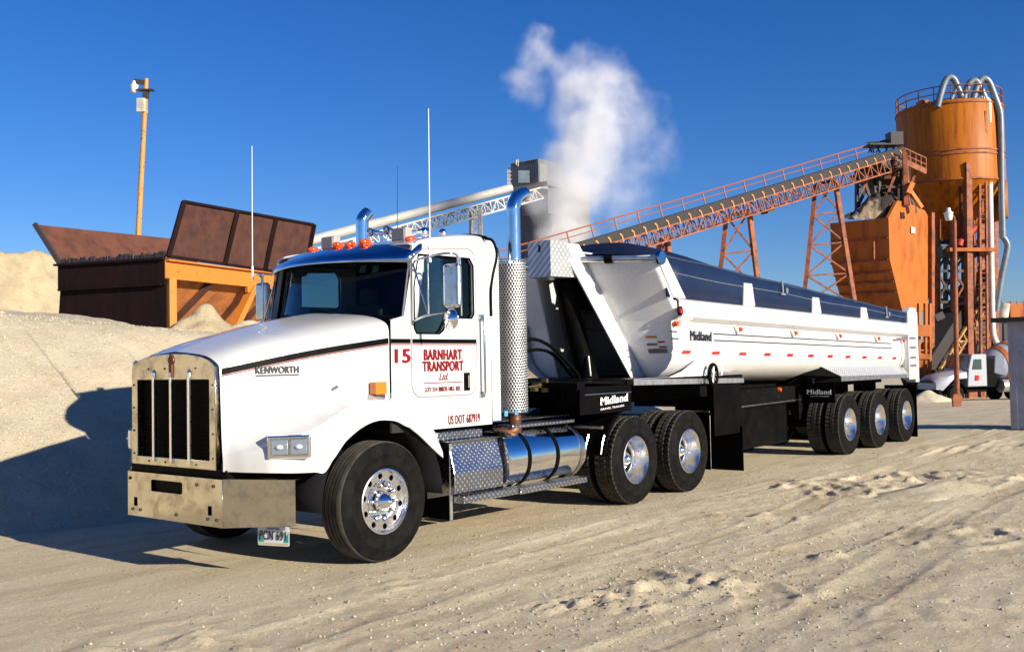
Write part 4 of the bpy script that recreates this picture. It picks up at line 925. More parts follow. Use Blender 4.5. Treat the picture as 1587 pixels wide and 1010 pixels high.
# upper side boards (navy) leaning in, and white posts over them
for sgn in (-1, 1):
    mb = MB()
    mb.grid([[(x, sgn * 1.245, 2.51 + dz(x) + (.50 - .035 * (x - 5)) * t) for t in (0, .5, 1)] for x in [4.96 + (14.4 - 4.96) * k / 20 for k in range(21)]])
    pn = build('side_board', mb, M['panel'], TL, smooth=60, thick=.02)
    for x in (7.27, 9.78, 12.0):
        w0, w1 = .19, .13; zb = 2.50 + dz(x); zt = 2.50 + dz(x) + (.50 - .035 * (x - 5)) * .78
        mb = MB(); mb.prism([(x - w0, sgn * 1.285, zb), (x + w0, sgn * 1.285, zb), (x + w1, sgn * 1.272, zt), (x - w1, sgn * 1.272, zt)], (0, -sgn * .035, .0))
        build('side_post', mb, M['twhite'], TL, bevel=.01)
    # front corner post
    mb = MB(); mb.prism([(4.71, sgn * 1.275, 2.99), (4.94, sgn * 1.275, 3.0), (5.40, sgn * 1.285, 2.50), (5.08, sgn * 1.285, 2.50)], (0, -sgn * .04, 0)); build('corner_post', mb, M['twhite'], TL, bevel=.008)
    # rear post
    mb = MB(); mb.box((14.40, min(sgn * 1.16, sgn * 1.30), 1.22), (14.80, max(sgn * 1.16, sgn * 1.30), 2.58)); mb.prism([(14.45, sgn * 1.16, 2.58), (14.98, sgn * 1.16, 2.58), (14.92, sgn * 1.16, 2.66), (14.55, sgn * 1.16, 2.66)], (0, sgn * .14, 0)); mb.box((14.80, min(sgn * 1.10, sgn * 1.30), 1.16), (15.02, max(sgn * 1.10, sgn * 1.30), 2.58))
    rp = build('rear_post', mb, M['twhite'], TL, bevel=.01)
    if sgn < 0:
        for z in (2.05, 1.86, 1.66, 1.5):
            mb = MB(); mb.box((14.42, -1.325, z - .02), (14.78, -1.30, z + .02)); build('rung', mb, M['alu'], rp, bevel=.006)
        mb = MB(); mb.tube([(14.25, -1.30, 2.05), (13.9, -1.27, 2.03), (13.75, -1.26, 2.03)], .02, 8); mb.tube([(14.25, -1.28, 1.45), (14.25, -1.30, 2.02)], .018, 8); build('handrail', mb, M['alu'], rp)
# front bulkhead: half-round wall whose two halves fall back from the doghouse
def xin(z): return 4.42 + (3.2 - z) * .585
def yin(z): return .26 + (3.2 - z) * .205
def xout(z): return 4.74 + min(2.95 - z, .72) * .72 + max(0, 2.23 - z) * .16
gz = [3.02, 2.8, 2.6, 2.4, 2.25, 2.1, 1.95, 1.82, 1.70, 1.60, 1.52, 1.46]
def yo(z):
    tb = [(1.46, .86), (1.52, .99), (1.60, 1.10), (1.72, 1.18), (1.86, 1.212), (2.0, 1.21), (2.2, 1.20), (2.24, 1.30), (2.48, 1.27), (3.02, 1.25)]
    for (a, b), (c, d) in zip(tb, tb[1:]):
        if z <= c: return b + (d - b) * (z - a) / (c - a)
    return 1.25
zz = sorted(set(gz + [2.21, 2.245, 2.47]), reverse=True)
for sgn in (-1, 1):
    mb = MB(); rows = []
    for z in zz:
        r = []
        for k in range(13):
            t = k / 12; y = yin(z) + (yo(z) - yin(z)) * t; x = xin(z) + (xout(z) - xin(z)) * (t ** .8) + .03 * math.sin(math.pi * t) * -1
            r.append((x, sgn * y, z))
        rows.append(r)
    mb.grid(rows); fw = build('front_wall', mb, M['gablepaint'], TL, smooth=60, thick=.012)
    # tub rim edge closing wall to tub
    mb = MB(); mb.grid([[(xout(z), sgn * yo(z), z), (xout(z) + .30 + .1 * (z < 2.2), sgn * (yo(z) + .0), z)] for z in zz if z < 2.5]); build('tub_edge', mb, M['twhite'], fw, smooth=30, thick=.01)
# doghouse side plates and tarp gear box
for sgn in (-1, 1):
    mb = MB(); mb.prism([(4.06, sgn * .25, 3.20), (4.46, sgn * .262, 3.22), (5.46, sgn * .625, 1.47), (5.12, sgn * .60, 1.47)], (0, -sgn * .02, 0)); build('doghouse_plate', mb, M['twhite'], TL)
mb = MB(); mb.prism([(3.78, -.18, 2.77), (4.52, -.285, 2.80), (4.20, -.285, 3.235), (3.78, -.18, 3.215)], (0, .0, 0))
mb = MB(); mb.add([(3.80, -.29, 2.77), (4.50, -.29, 2.79), (4.12, -.29, 3.24), (3.80, -.29, 3.22), (3.80, .06, 2.77), (4.50, .29, 2.79), (4.12, .29, 3.24), (3.80, .06, 3.22)], [(0, 1, 2, 3), (4, 7, 6, 5), (0, 4, 5, 1), (3, 2, 6, 7), (0, 3, 7, 4), (1, 5, 6, 2)])
gb = build('gear_box', mb, M['treadwhite'], TL); mb = MB(); mb.box((3.788, -.13, 3.08), (3.797, -.11, 3.17)); build('latch', mb, M['black'], gb)
mb = MB(); mb.box((4.6, -.2, 3.12), (4.9, .2, 3.14)); mb.prism([(4.06, -.24, 3.205), (4.46, -.24, 3.225), (4.75, -.24, 3.0), (4.5, -.24, 2.9)], (0, .48, 0)); build('doghouse_cap', mb, M['twhite'], TL)
mb = MB(); mb.tube([(4.42, -.02, 2.78), (5.0, 0, 1.42)], [.13, .15], 20); mb.tube([(4.2, 0, 3.05), (4.42, -.02, 2.78)], .09, 16); hc = build('hoist_cylinder', mb, M['black'], TL, smooth=50)
mb = MB(); mb.tube([(4.76, -.17, 1.78), (4.80, -.17, 1.52)], .015, 6); build('hoist_pipe', mb, M['alu'], hc)
# tarp roller across the front, with its bright end disc
mb = MB(); mb.tube([(4.47, -.28, 3.02), (4.72, -1.22, 2.985)], .042, 16); rl = build('tarp_roller', mb, M['alu'], TL, smooth=60)
mb = MB(); p = Vector((4.55, -.60, 3.01)); mb.tube([p, p + Vector((.026, -.10, 0))], .062, 14); build('clamp', mb, M['black'], rl)
mb = MB(); mb.tube([(4.47, .28, 3.02), (4.72, 1.22, 2.985)], .042, 16); build('tarp_roller', mb, M['alu'], TL, smooth=60)
mb = MB(); mb.lathe([(.0001, 0), (.085, 0), (.095, .012), (.095, .05), (.0001, .06)], (4.74, -1.33, 2.985), (0, 1, 0), 28); build('end_disc', mb, mat('blue_disc', (.25, .42, .62), .15, 1.0), rl, smooth=40)
# tarp: front bow rising behind the wall then falling along the box
mb = MB(); rows = []
for i in range(41):
    x = 4.80 + (14.45 - 4.80) * i / 40; d = dz(x); e = 2.51 + d + (.50 - .035 * (x - 5)); r = []
    hcen = .27 * (1 - sstep(5.2, 9.0, x)) + .10 + .02 * math.sin(x * 3.1); hcen *= sstep(4.75, 5.4, x) * .8 + .2
    for k in range(25):
        t = -1 + 2 * k / 24; y = t * 1.235; z = e + hcen * (1 - abs(t) ** 2.2) + .012 * math.sin(x * 5.7 + t * 2) * (1 - abs(t)); r.append((x, y, z))
    rows.append(r)
mb.grid(rows); mb.grid([[(4.80, -1.235 * t, 2.98), (4.80, -1.235 * t, 3.015 + .076 * (1 - abs(t) ** 2.2))] for t in [-1 + k / 12 for k in range(25)]])
tp = build('tarp', mb, M['tarp'], TL, smooth=70)
for sgn in (-1, 1):
    mb = MB(); mb.tube([(x, sgn * 1.25, 2.525 + dz(x) + (.50 - .035 * (x - 5)) + .006 * math.sin(x * 2.3)) for x in [4.80 + 9.55 * k / 30 for k in range(31)]], .016, 8); build('tarp_rail', mb, M['darksteel'] if sgn > 0 else mat('tarp_tube', (.10, .14, .25), .3, .8), tp, smooth=60)
    mb = MB(); mb.tube([(x, sgn * (1.262), 2.51 + dz(x) + (.50 - .035 * (x - 5)) * .62 + .01 * math.sin(x * 1.7)) for x in [4.98 + 9.35 * k / 30 for k in range(31)]], .006, 6); build('tarp_rope', mb, M['alu'], tp)
for x in (8.45, 13.2):
    z = 2.52 + dz(x) + (.50 - .035 * (x - 5))
    mb = MB(); mb.tube([(x, -1.28, z - .17), (x, -1.27, z + .04)], .018, 8); mb.lathe([(.0001, 0), (.045, 0), (.045, .02), (.0001, .02)], (x + .17, -1.28, z - .10), (0, 1, 0), 12); mb.box((x - .08, -1.29, z - .18), (x + .08, -1.26, z - .15)); build('tarp_bracket', mb, M['pipe'], TL, smooth=40)
# sub-frame, deck over the tractor
mb = MB(); mb.box((4.02, -1.22, 1.425), (7.10, 1.22, 1.485)); dk = build('deck', mb, M['frame'], TL)
mb = MB(); mb.prism([(4.15, -1.235, 1.415), (7.12, -1.235, 1.365), (7.12, -1.235, 1.43), (4.15, -1.235, 1.488)], (0, .012, 0)); mb.box((4.15, -1.235, 1.488), (7.1, -1.05, 1.493)); build('deck_edge', mb, M['alu'], dk)
mb = MB(); mb.box((3.15, -1.20, 1.415), (4.15, 1.20, 1.475)); mb.box((3.02, -1.20, 1.30), (4.15, -.98, 1.475)); mb.box((3.5, -.5, 1.28), (4.15, .5, 1.415)); build('coupler_box', mb, M['black'], TL, bevel=.01)
mb = MB()
for s in (-1, 1): mb.box((3.6, s * .48 - .06, 1.16), (15.0, s * .48 + .06, 1.40))
for x in (7.2, 8.6, 10.2, 11.8, 13.4, 14.8): mb.box((x - .06, -.48, 1.18), (x + .06, .48, 1.36))
for s in (-1, 1):
    for x in (10.0, 12.0, 13.6, 14.9): mb.box((x - .05, min(s * .5, s * 1.1), 1.27), (x + .05, max(s * .5, s * 1.1), 1.36))
mb.box((7.6, -.90, .98), (9.7, .90, 1.24)); build('subframe', mb, M['frame'], TL)
mb = MB(); mb.box((7.2, -.86, .34), (9.45, -.50, .98)); mb.box((8.0, -.4, .25), (9.2, .4, 1.2)); build('dark_underbody_box', mb, M['black'], TL, bevel=.02)  # dark box filling in for landing leg, flaps and shade under the trailer
mb = MB(); mb.bar((7.2, -.91, .985), (9.9, -.91, 1.01), .02, .02); build('air_pipe', mb, M['steel'], TL)
for s in (-1, 1):
    mb = MB(); mb.box((6.25, s * 1.15 - .05, .66), (7.10, s * 1.15 + .05, 1.37)); build('splash_panel', mb, M['rubberflap'], TL)
    mb = MB(); mb.box((7.02, min(s * .72, s * 1.24), .12), (7.035, max(s * .72, s * 1.24), .75)); fl = build('mud_flap', mb, M['rubberflap'], TL, bevel=.0)
    mb = MB(); mb.box((14.98, min(s * .6, s * 1.24), .05), (14.995, max(s * .6, s * 1.24), 1.1)); build('mud_flap', mb, M['rubberflap'], TL)
# deck saddle plate and spare hand wheel by the deck edge
plate('saddle_plate', [[(4.98, 1.49), (5.35, 1.56), (5.75, 1.71), (5.98, 1.66), (6.08, 1.49)]], (0, -1.225, 0), (1, 0, 0), (0, 0, 1), .012, M['gablepaint'], TL)
hw = MB(); cc = Vector((6.02, -1.32, 1.50))
hw.tube([cc + Vector((math.cos(a) * .105, 0, math.sin(a) * .135)) for a in [2 * math.pi * k / 24 for k in range(25)]], .028, 8)
hwo = build('hand_crank', hw, M['rubberflap'], TL, smooth=60)
mb = MB()
for a in (20, 80, 140): mb.tube([cc + Vector((math.cos(R(a)) * .10, 0, math.sin(R(a)) * .13)), cc - Vector((math.cos(R(a)) * .10, 0, math.sin(R(a)) * .13))], .012, 6)
mb.tube([cc, cc + Vector((.22, -.01, -.01)), cc + Vector((.25, -.01, .13))], .010, 6); build('crank_spokes', mb, M['alu'], hwo)
# stripes, lettering, reflectors, lights
def sy(x, z):
    s = sec(x)
    for (a, b), (c, d) in zip(s[5:], s[6:]):
        if b >= z >= d: return -(a + (c - a) * (b - z) / (b - d + 1e-9))
    return -1.21
for x0, x1 in ((5.10, 5.55), (6.27, 13.65)):
    for zc in (2.075, 1.985):
        mb = MB(); mb.grid([[(x, sy(x, zc + dz(x) + t) - .004, zc + dz(x) + t) for t in (-.009, .009)] for x in [x0 + (x1 - x0) * k / 24 for k in range(25)]]); build('stripe', mb, M['blacktext'], tub)
def midland(x0, y, z0, w, h, u, m, par, big=True):
    o = text('lettering', 'Midland', (x0, y, z0), u, (0, 0, 1), w, h, m, par, bold=.05, shear=.06, spacing=1.08)
    u = Vector(u).normalized(); hb = MB(); nrm = u.cross(Vector((0, 0, 1)))
    for f, ww in ((.0, .07), (.15, .07), (.29, .045), (.345, .045), (.42, .05), (.53, .045), (.60, .045), (.70, .05), (.78, .045), (.86, .045), (.955, .06)):
        a = Vector((x0, y, z0)) + u * w * f + nrm * .004; hb.bar(a, a + u * w * ww, .006, h * .06)
    build('lettering_serif', hb, m, par); return o
midland(5.60, -1.216, 1.965, .60, .125, (1, 0, -.016), M['blacktext'], tub)
for k in range(12):
    x = 5.38 + .83 * k; z = 1.815 + dz(x) * 1.15; y = sy(x, z) - .004
    for x_, wd, m in ((x, .22, M['redlens']), (x - .27, .22, mat('silver_tape', (.62, .62, .60), .3) if 'silver_tape' not in bpy.data.materials else bpy.data.materials['silver_tape'])):
        mb = MB(); mb.add([(x_, y, z - .022), (x_ + wd, y, z - .022), (x_ + wd + .03, y, z + .022), (x_ + .03, y, z + .022)], [(0, 1, 2, 3)]); build('reflector_tape', mb, m, tub, thick=.003)
for x in (7.05, 9.0, 10.9, 12.85, 14.3):
    z = 2.155 + dz(x); mb = MB(); mb.lathe([(.0001, -.05), (.03, -.045), (.036, -.02), (.036, 0)], (x, -1.215, z), (0, 1, 0), 14); ml = build('marker_light', mb, M['orangelens'], TL, smooth=50)
    mb = MB(); mb.prism([(x - .15, -1.215, z + .05), (x - .04, -1.215, z + .05), (x - .04, -1.245, z - .06), (x - .08, -1.245, z - .06)], (0, .03, 0)); build('light_guard', mb, M['twhite'], ml)
mb = MB(); mb.lathe([(.0001, -.03), (.035, -.025), (.04, 0)], (5.17, -1.318, 2.33), (0, 1, 0), 16); l1 = build('marker_light', mb, M['redlens'], TL, smooth=50); mb = MB(); mb.lathe([(.042, 0), (.062, -.01), (.062, .01)], (5.17, -1.32, 2.33), (0, 1, 0), 20); build('light_ring', mb, M['rubberflap'], l1)
mb = MB(); mb.lathe([(.0001, -.05), (.03, -.045), (.038, 0)], (5.20, -1.22, 2.17), (0, 1, 0), 16); build('marker_light', mb, M['orangelens'], TL, smooth=50)
mb = MB(); mb.lathe([(.0001, -.05), (.03, -.045), (.038, 0)], (9.05, -.90, 1.20), (0, 1, 0), 16); build('marker_light', mb, M['orangelens'], TL, smooth=50)
mb = MB(); mb.add([(5.26, -1.20, 1.86), (5.29, -1.20, 1.86), (5.33, -1.205, 1.93), (5.30, -1.205, 1.95)], [(0, 1, 2, 3)]); build('sticker', mb, M['redlens'] if False else bpy.data.materials['green_sticker'], tub, thick=.003)
# warning labels on the near front wall
def wallpt(y, z):
    t = max(0, (y - yin(z)) / (yo(z) - yin(z))); x = xin(z) + (xout(z) - xin(z)) * (t ** .8) - .03 * math.sin(math.pi * t); return Vector((x - .012, -y, z))
for y0, y1, z0, z1, m in ((.80, .95, 2.00, 2.025, 'orange2'), (.95, 1.04, 1.935, 1.955, 'redlens'), (.96, 1.06, 1.87, 1.89, 'redlens'), (.80, 1.06, 1.80, 1.86, 'greytape'), (.80, .94, 1.90, 1.93, 'greytape')):
    mm_ = M['alu'] if m == 'greytape' else M[m]
    mb = MB(); mb.add([wallpt(y0, z0), wallpt(y1, z0), wallpt(y1, z1), wallpt(y0, z1)], [(0, 1, 2, 3)]); build('sticker', mb, mm_, TL, thick=.003)
# rear fenders, flap with lettering
for s in (-1, 1):
    mb = MB()
    mb.add([(10.0, s * 1.06, 1.63), (13.95, s * 1.10, 1.57), (14.85, s * 1.26, 1.33), (10.80, s * 1.26, 1.37)], [(0, 1, 2, 3)]); f_ = build('fender', mb, M['treadwhite'], TL, thick=.01)
    mb = MB(); mb.add([(10.80, s * 1.265, 1.37), (14.87, s * 1.265, 1.33), (14.87, s * 1.265, 1.26), (10.80, s * 1.265, 1.285)], [(0, 1, 2, 3)]); build('fender_edge', mb, M['alu'], f_, thick=.012)
    mb = MB(); mb.add([(10.0, s * 1.06, 1.63), (10.80, s * 1.26, 1.37), (10.80, s * 1.26, 1.28), (10.40, s * .72, 1.28), (9.75, s * .72, 1.28), (9.75, s * 1.0, 1.42)], [(0, 1, 2, 3, 4, 5)]); build('fender_front', mb, M['rubberflap'], f_, thick=.01)
    mb = MB(); mb.box((10.40, min(s * .72, s * 1.30), .93), (10.415, max(s * .72, s * 1.30), 1.27)); fl = build('mud_flap', mb, M['rubberflap'], TL)
    if s < 0:
        midland(10.395, -.82, 1.08, .42, .075, (0, -1, 0), M['whitetext'], fl); text('lettering', 'GRAVEL TRAILERS', (10.395, -.88, 1.035), (0, -1, 0), (0, 0, 1), .32, .02, M['whitetext'], fl)
# front lettered flap over the tractor drive wheels
mb = MB(); mb.box((3.02, -1.225, 1.115), (4.10, -1.213, 1.40)); fl = build('mud_flap', mb, M['rubberflap'], TL)
midland(3.42, -1.232, 1.21, .58, .085, (1, 0, .05), M['whitetext'], fl); text('lettering', 'GRAVEL TRAILERS', (3.42, -1.230, 1.150), (1, 0, .05), (0, 0, 1), .50, .022, M['whitetext'], fl)
mb = MB(); mb.tube([(3.1, -1.235, 1.34), (4.08, -1.235, 1.34)], .007, 6); build('flap_rod', mb, M['steel'], fl)
AX = (11.25, 12.80, 14.36)
for x in AX:
    mb = MB(); mb.cyl((x, -.95, .525), (x, .95, .525), .07, 12); mb.box((x - .5, -.50, .62), (x + .35, -.40, .78)); mb.box((x - .5, .40, .62), (x + .35, .50, .78)); mb.box((x - .55, -.54, .62), (x - .40, -.38, 1.2)); mb.box((x - .55, .38, .62), (x - .40, .54, 1.2)); mb.cyl((x + .15, -.45, .78), (x + .15, -.45, 1.18), .13, 14); mb.cyl((x + .15, .45, .78), (x + .15, .45, 1.18), .13, 14); build('axle', mb, M['frame'], TL)
    for s in (-1, 1):
        wheel_copy(WD, 'wheel', TL, (x, s * 1.10, .525), s); wheel_copy(WD, 'wheel', TL, (x, s * .775, .525), -s)

# ================================================================== RUSTY FEED HOPPER ON THE STOCKPILE
def lerp(a, b, t): return a + (b - a) * t
hc_ = at(255, 402, 28.0); C0 = Vector((hc_.x, hc_.y, 0)); ztop = hc_.z
dR = (at(462, 430, 34.0) - hc_); dR.z = 0; LR = dR.length; dR.normalize()
dL = (at(95, 422, 29.8) - hc_); dL.z = 0; LL = dL.length * .96; dL.normalize()
dL = (dL - dR * dL.dot(dR) * .75).normalized()
zb = ztop - 2.05
HP = thing('feed_hopper', 'rusty steel feed hopper with two raised flaps and an orange beam, on the stockpile', 'hopper', (C0.x, C0.y, zb))
def hpt(a, b, z): p = C0 + dR * a + dL * b; return Vector((p.x, p.y, z))
mb = MB(); mb.prism([hpt(0.05, 0, ztop - .60), hpt(0.05, LL, ztop - .60), hpt(.05, LL + .1, ztop - 1.7), hpt(.05, LL * .8, zb - .2), hpt(.05, 0, zb - .2)], dR * .12)
build('retaining_wall', mb, M['darkrust'], HP)
mb = MB(); mb.prism([hpt(0.0, 0, ztop - .70), hpt(0.0, LL + .05, ztop - .70), hpt(0, LL + .05, ztop + .05), hpt(0, 0, ztop + .02)], dR * .15); mb.bar(hpt(-.03, 0, ztop + .03), hpt(-.03, LL + .15, ztop + .06), .1, .06); mb.bar(hpt(-.02, .1, ztop - .68), hpt(-.02, LL, ztop - .68), .08, .05)
build('hopper_rim', mb, M['darkrust'], HP)
rr = random.Random(5); mb = MB()
for k in range(46):
    b = LL * (k + .5) / 46; mb.bar(hpt(.02, b, ztop + .04), hpt(.02 + .04 * rr.random(), b, ztop + .16 + .09 * rr.random()), .06, .05)
build('torn_edge', mb, M['darksteel'], HP)
# orange channel beam (web and flanges) on post and A-frame
def channel(p, q, h, d, m, par, nm='beam'):
    mb = MB(); ax_ = (Vector(q) - Vector(p)).normalized(); n = Vector((ax_.y, -ax_.x, 0)).normalized()
    if n.dot(CC - Vector(p)) < 0: n = -n
    mb.bar(Vector(p) - n * .0, Vector(q), .03, h); mb.bar(Vector(p) + n * d / 2 + Vector((0, 0, h / 2)), Vector(q) + n * d / 2 + Vector((0, 0, h / 2)), d, .04); mb.bar(Vector(p) + n * d / 2 - Vector((0, 0, h / 2)), Vector(q) + n * d / 2 - Vector((0, 0, h / 2)), d, .04)
    return build(nm, mb, m, par)
channel(hpt(0, -.02, ztop - .27), hpt(LR, -.02, ztop - .27), .50, .14, M['orange2'], HP)
mb = MB(); mb.bar(hpt(.18, -.06, ztop - .5), hpt(.18, -.06, zb - .6), .22, .22); build('post', mb, M['orange2'], HP)
for a, a2 in ((3.85, 2.5), (3.95, 5.2)):
    mb = MB(); mb.bar(hpt(a, -.10, ztop - .55), hpt(a2, -.10, zb - .3), .26, .20); build('brace', mb, M['orange2'], HP)
mb = MB(); mb.bar(hpt(3.5, -.12, ztop - .62), hpt(4.4, -.12, ztop - .62), .1, .2); build('gusset', mb, M['orange2'], HP)
# sloping hopper sides under the beam
mb = MB(); mb.prism([hpt(.5, .15, ztop - .5), hpt(LR - .1, .15, ztop - .5), hpt(LR - 1.0, 1.3, zb + .25), hpt(.8, 1.3, zb + .25)], dL * .05); build('hopper_side', mb, mat('rust_over_orange', (.42, .14, .03), .75, col2=(.16, .06, .03), noise_scale=1.4), HP)
mb = MB(); mb.bar(hpt(.5, 1.2, zb + .2), hpt(LR - .6, 1.2, zb + .2), .14, .16); build('lower_rail', mb, mat('pale_dusty_beam', (.38, .25, .17), .8), HP)
for a in (2.0, 5.2):
    mb = MB(); mb.bar(hpt(a, .05, ztop - .55), hpt(a - .5, 1.2, zb + .25), .12, .16); build('rib', mb, M['rust'], HP)
mb = MB(); mb.prism([hpt(.3, 1.4, zb + .2), hpt(LR - .3, 1.4, zb + .2), hpt(LR - .3, 1.4, zb - .5), hpt(.3, 1.4, zb - .5)], dL * .1); build('lower_chute', mb, M['darkrust'], HP)
# flaps: far one leaning out along the left side, near one standing above the beam
def quadplate(nm, pts, ext, m, par): mb = MB(); mb.prism(pts, ext); return build(nm, mb, m, par)
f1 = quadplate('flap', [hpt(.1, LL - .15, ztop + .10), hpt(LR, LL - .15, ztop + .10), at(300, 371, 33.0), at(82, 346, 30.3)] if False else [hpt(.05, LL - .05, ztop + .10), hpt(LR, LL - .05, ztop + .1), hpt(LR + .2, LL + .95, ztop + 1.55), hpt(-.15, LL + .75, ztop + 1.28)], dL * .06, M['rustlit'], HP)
mb = MB(); mb.bar(hpt(.03, LL - .02, ztop + .08), hpt(-.16, LL + .78, ztop + 1.3), .12, .12); build('flap_edge', mb, M['darksteel'], f1)
f0a, f0b, f0c, f0d = at(259, 397, 28.0), at(470, 427, 34.0), at(485, 348, 34.0), at(283, 312, 28.3)
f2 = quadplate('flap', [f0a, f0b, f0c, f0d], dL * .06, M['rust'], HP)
for t in (.0, .37, .67, 1.0):
    a, b = f0a.lerp(f0b, t), f0d.lerp(f0c, t)
    mb = MB(); mb.bar(a - dL * .06, b - dL * .06, .09, .12); build('flap_rib', mb, M['darkrust'], f2)
mb = MB(); mb.bar(f0d - dL * .03, f0c - dL * .03, .07, .07); mb.bar(f0a - dL * .03, f0b - dL * .03, .07, .08); build('flap_edge', mb, M['darkrust'], f2)

# ---- leaning lamp pole at left
def lamp_head(c, sc, par, ndir):
    mb = MB(); mb.lathe([(.0001, .24), (.08, .22), (.12, .05), (.20, .02), (.21, -.02), (.0001, -.03)], c, (0, 0, 1), 18)
    s = build('lamp_housing', mb, M['whitepipe'], par, smooth=40); s.data.name = 'lamp_housing'
    mb = MB(); mb.lathe([(.19, -.02), (.17, -.16), (.15, -.30), (.11, -.34), (.0001, -.35)], c, (0, 0, 1), 18); build('lamp_glass', mb, mat('milky_lamp_glass', (.62, .66, .62), .25) if 'milky_lamp_glass' not in bpy.data.materials else bpy.data.materials['milky_lamp_glass'], s, smooth=40)
    return s
pb, pt = at(206, 520, 48), at(226, 140, 48)
LP = thing('lamp_pole', 'tall leaning yellow lamp pole with peeling paint behind the rusty hopper', 'lamp pole', pb)
mb = MB(); mb.tube([pb, pt, pt + (pt - pb).normalized() * .55], [.14, .105, .09], 14); build('pole', mb, M['yellow'], LP, smooth=50)
hd = at(208, 133, 48); mb = MB(); mb.bar(pt + Vector((0, 0, .35)), hd + Vector((0, 0, .22)), .10, .22); build('arm', mb, M['darksteel'], LP)
lamp_head(hd, 1, LP, None)
mb = MB(); p = at(224, 164, 48); mb.obox(p - RT * .12, RT * .20, FW * .22, Vector((0, 0, .33))); build('ballast_box', mb, M['palesteel'], LP, bevel=.03)
mb = MB(); p = at(226, 140, 48); mb.obox(p, RT * .38, FW * .2, Vector((0, 0, .03))); mb.obox(p - Vector((0, 0, .2)), RT * .12, FW * .12, Vector((0, 0, .2))); build('crossarm', mb, M['darksteel'], LP)

# ================================================================== PALE CONVEYOR AND CLADDED TOWER
CP = thing('covered_conveyor', 'long pale grey covered conveyor rising to the top of the grey cladded tower', 'conveyor', at(740, 480, 84))
A_, B_ = at(380, 404, 76), at(832, 283, 90)
ax_ = (B_ - A_).normalized(); upv = Vector((0, 0, 1)); sdv = ax_.cross(upv).normalized()
mb = MB(); mb.tube([A_ + upv * .2, at(792, 294, 88.6) + upv * .15], [.42, .36], 22); build('conveyor_cover', mb, mat('pale_cover', (.40, .41, .39), .65, 0, noise_amt=.2, noise_scale=.4), CP, smooth=60)
def lattice(A, B, h, wd, n, m, par, nm='truss', r=.07, up=Vector((0, 0, 1))):
    """box truss hanging below the line A-B, one mesh"""
    mb = MB(); ax_ = (B - A).normalized(); sd_ = ax_.cross(up).normalized(); dn = sd_.cross(ax_); dn = -dn if dn.z > 0 else dn; L = (B - A).length
    for s in (-1, 1):
        for dd in (0, h): mb.bar(A + sd_ * s * wd / 2 + dn * dd, B + sd_ * s * wd / 2 + dn * dd, r * 1.5)
        for k in range(n):
            p, q = A + ax_ * L * k / n, A + ax_ * L * (k + 1) / n
            mb.bar(p + sd_ * s * wd / 2, p + sd_ * s * wd / 2 + dn * h, r)
            (x, y) = (p, q) if k % 2 else (q, p)
            mb.bar(x + sd_ * s * wd / 2, y + sd_ * s * wd / 2 + dn * h, r)
    for k in range(n + 1):
        p = A + ax_ * L * k / n; mb.bar(p + sd_ * wd / 2 + dn * h, p - sd_ * wd / 2 + dn * h, r)
        if k < n: q = A + ax_ * L * (k + 1) / n; mb.bar(p + sd_ * wd / 2 + dn * h, q - sd_ * wd / 2 + dn * h, r)
    return build(nm, mb, m, par)
lattice(A_ - upv * .55, B_ - upv * .55, .95, 1.2, 40, M['palesteel'], CP, r=.09)
for k in range(22):
    t = .02 + .96 * k / 22; p = A_.lerp(B_, t) - upv * .62 - sdv * .3; mb = MB(); mb.bar(p, p + ax_ * .55, .5, .12); build('walkway_board', mb, M['darksteel'], CP)
def trestle(nm, tl, tr, bl, br, m, par, r=.14, xs_=2, thick=.12, cross=None):
    mb = MB(); mb.bar(tl, bl, r * 1.3); mb.bar(tr, br, r * 1.3); mb.bar(tl, tr, r)
    for k in range(xs_):
        a, b, c, d = tl.lerp(bl, k / xs_), tr.lerp(br, k / xs_), tl.lerp(bl, (k + 1) / xs_), tr.lerp(br, (k + 1) / xs_)
        mb.bar(a, d, thick); mb.bar(b, c, thick); mb.bar(c, d, thick)
    return build(nm, mb, m, par)
trestle('trestle', at(731, 328, 86), at(744, 324, 86), at(728, 470, 86), at(748, 470, 86), M['palesteel'], CP, r=.22, xs_=6)
TW = thing('cladded_tower', 'tall grey corrugated tower with a head house, behind the exhaust stack and steam', 'tower', at(835, 560, 92))
def corrugated(nm, u0, u1, v0, v1, d0, d1, m, par, back=6, pitch=.22, dep=.05):
    a, b = at(u0, v1, d0), at(u1, v1, d1); z0, z1 = a.z, at(u0, v0, d0).z; a.z = b.z = 0; ax = (b - a); L = ax.length; ax.normalize(); n = Vector((ax.y, -ax.x, 0)); n = n if n.dot(CC - a) > 0 else -n
    mb = MB(); rows = []; k = 0; s = 0
    while s <= L + 1e-6: rows.append(a + ax * s + n * (dep if k % 4 in (0, 1) else 0)); k += 1; s += pitch / 4 * (1.2 if k % 2 else .8)
    rows.append(b); mb.grid([[Vector((p.x, p.y, z0)) for p in rows], [Vector((p.x, p.y, z1)) for p in rows]])
    bk = [b, b - n * back, a - n * back, a]
    mb.grid([[Vector((p.x, p.y, z0)) for p in bk], [Vector((p.x, p.y, z1)) for p in bk]]); mb.poly([Vector((p.x, p.y, z1)) for p in bk])
    return build(nm, mb, m, par)
corrugated('tower_body', 803, 860, 290, 590, 95, 92.2, M['greycladding'], TW)
corrugated('tower_body', 860, 876, 290, 590, 92.2, 93.4, M['greycladding'], TW, back=2)
hh = corrugated('head_house', 793, 836, 253, 291, 92.2, 90.2, M['greycladding'], TW, back=4)
corrugated('head_house', 836, 849, 252, 291, 90.2, 91.2, mat('sunlit_cladding', (.26, .27, .27), .5, .1), TW, back=3.5)  # lighter copy of the cladding: the sunlit face is painted into its colour
corrugated('rear_block', 849, 866, 256, 330, 91.6, 92.9, M['greycladding'], TW, back=3)
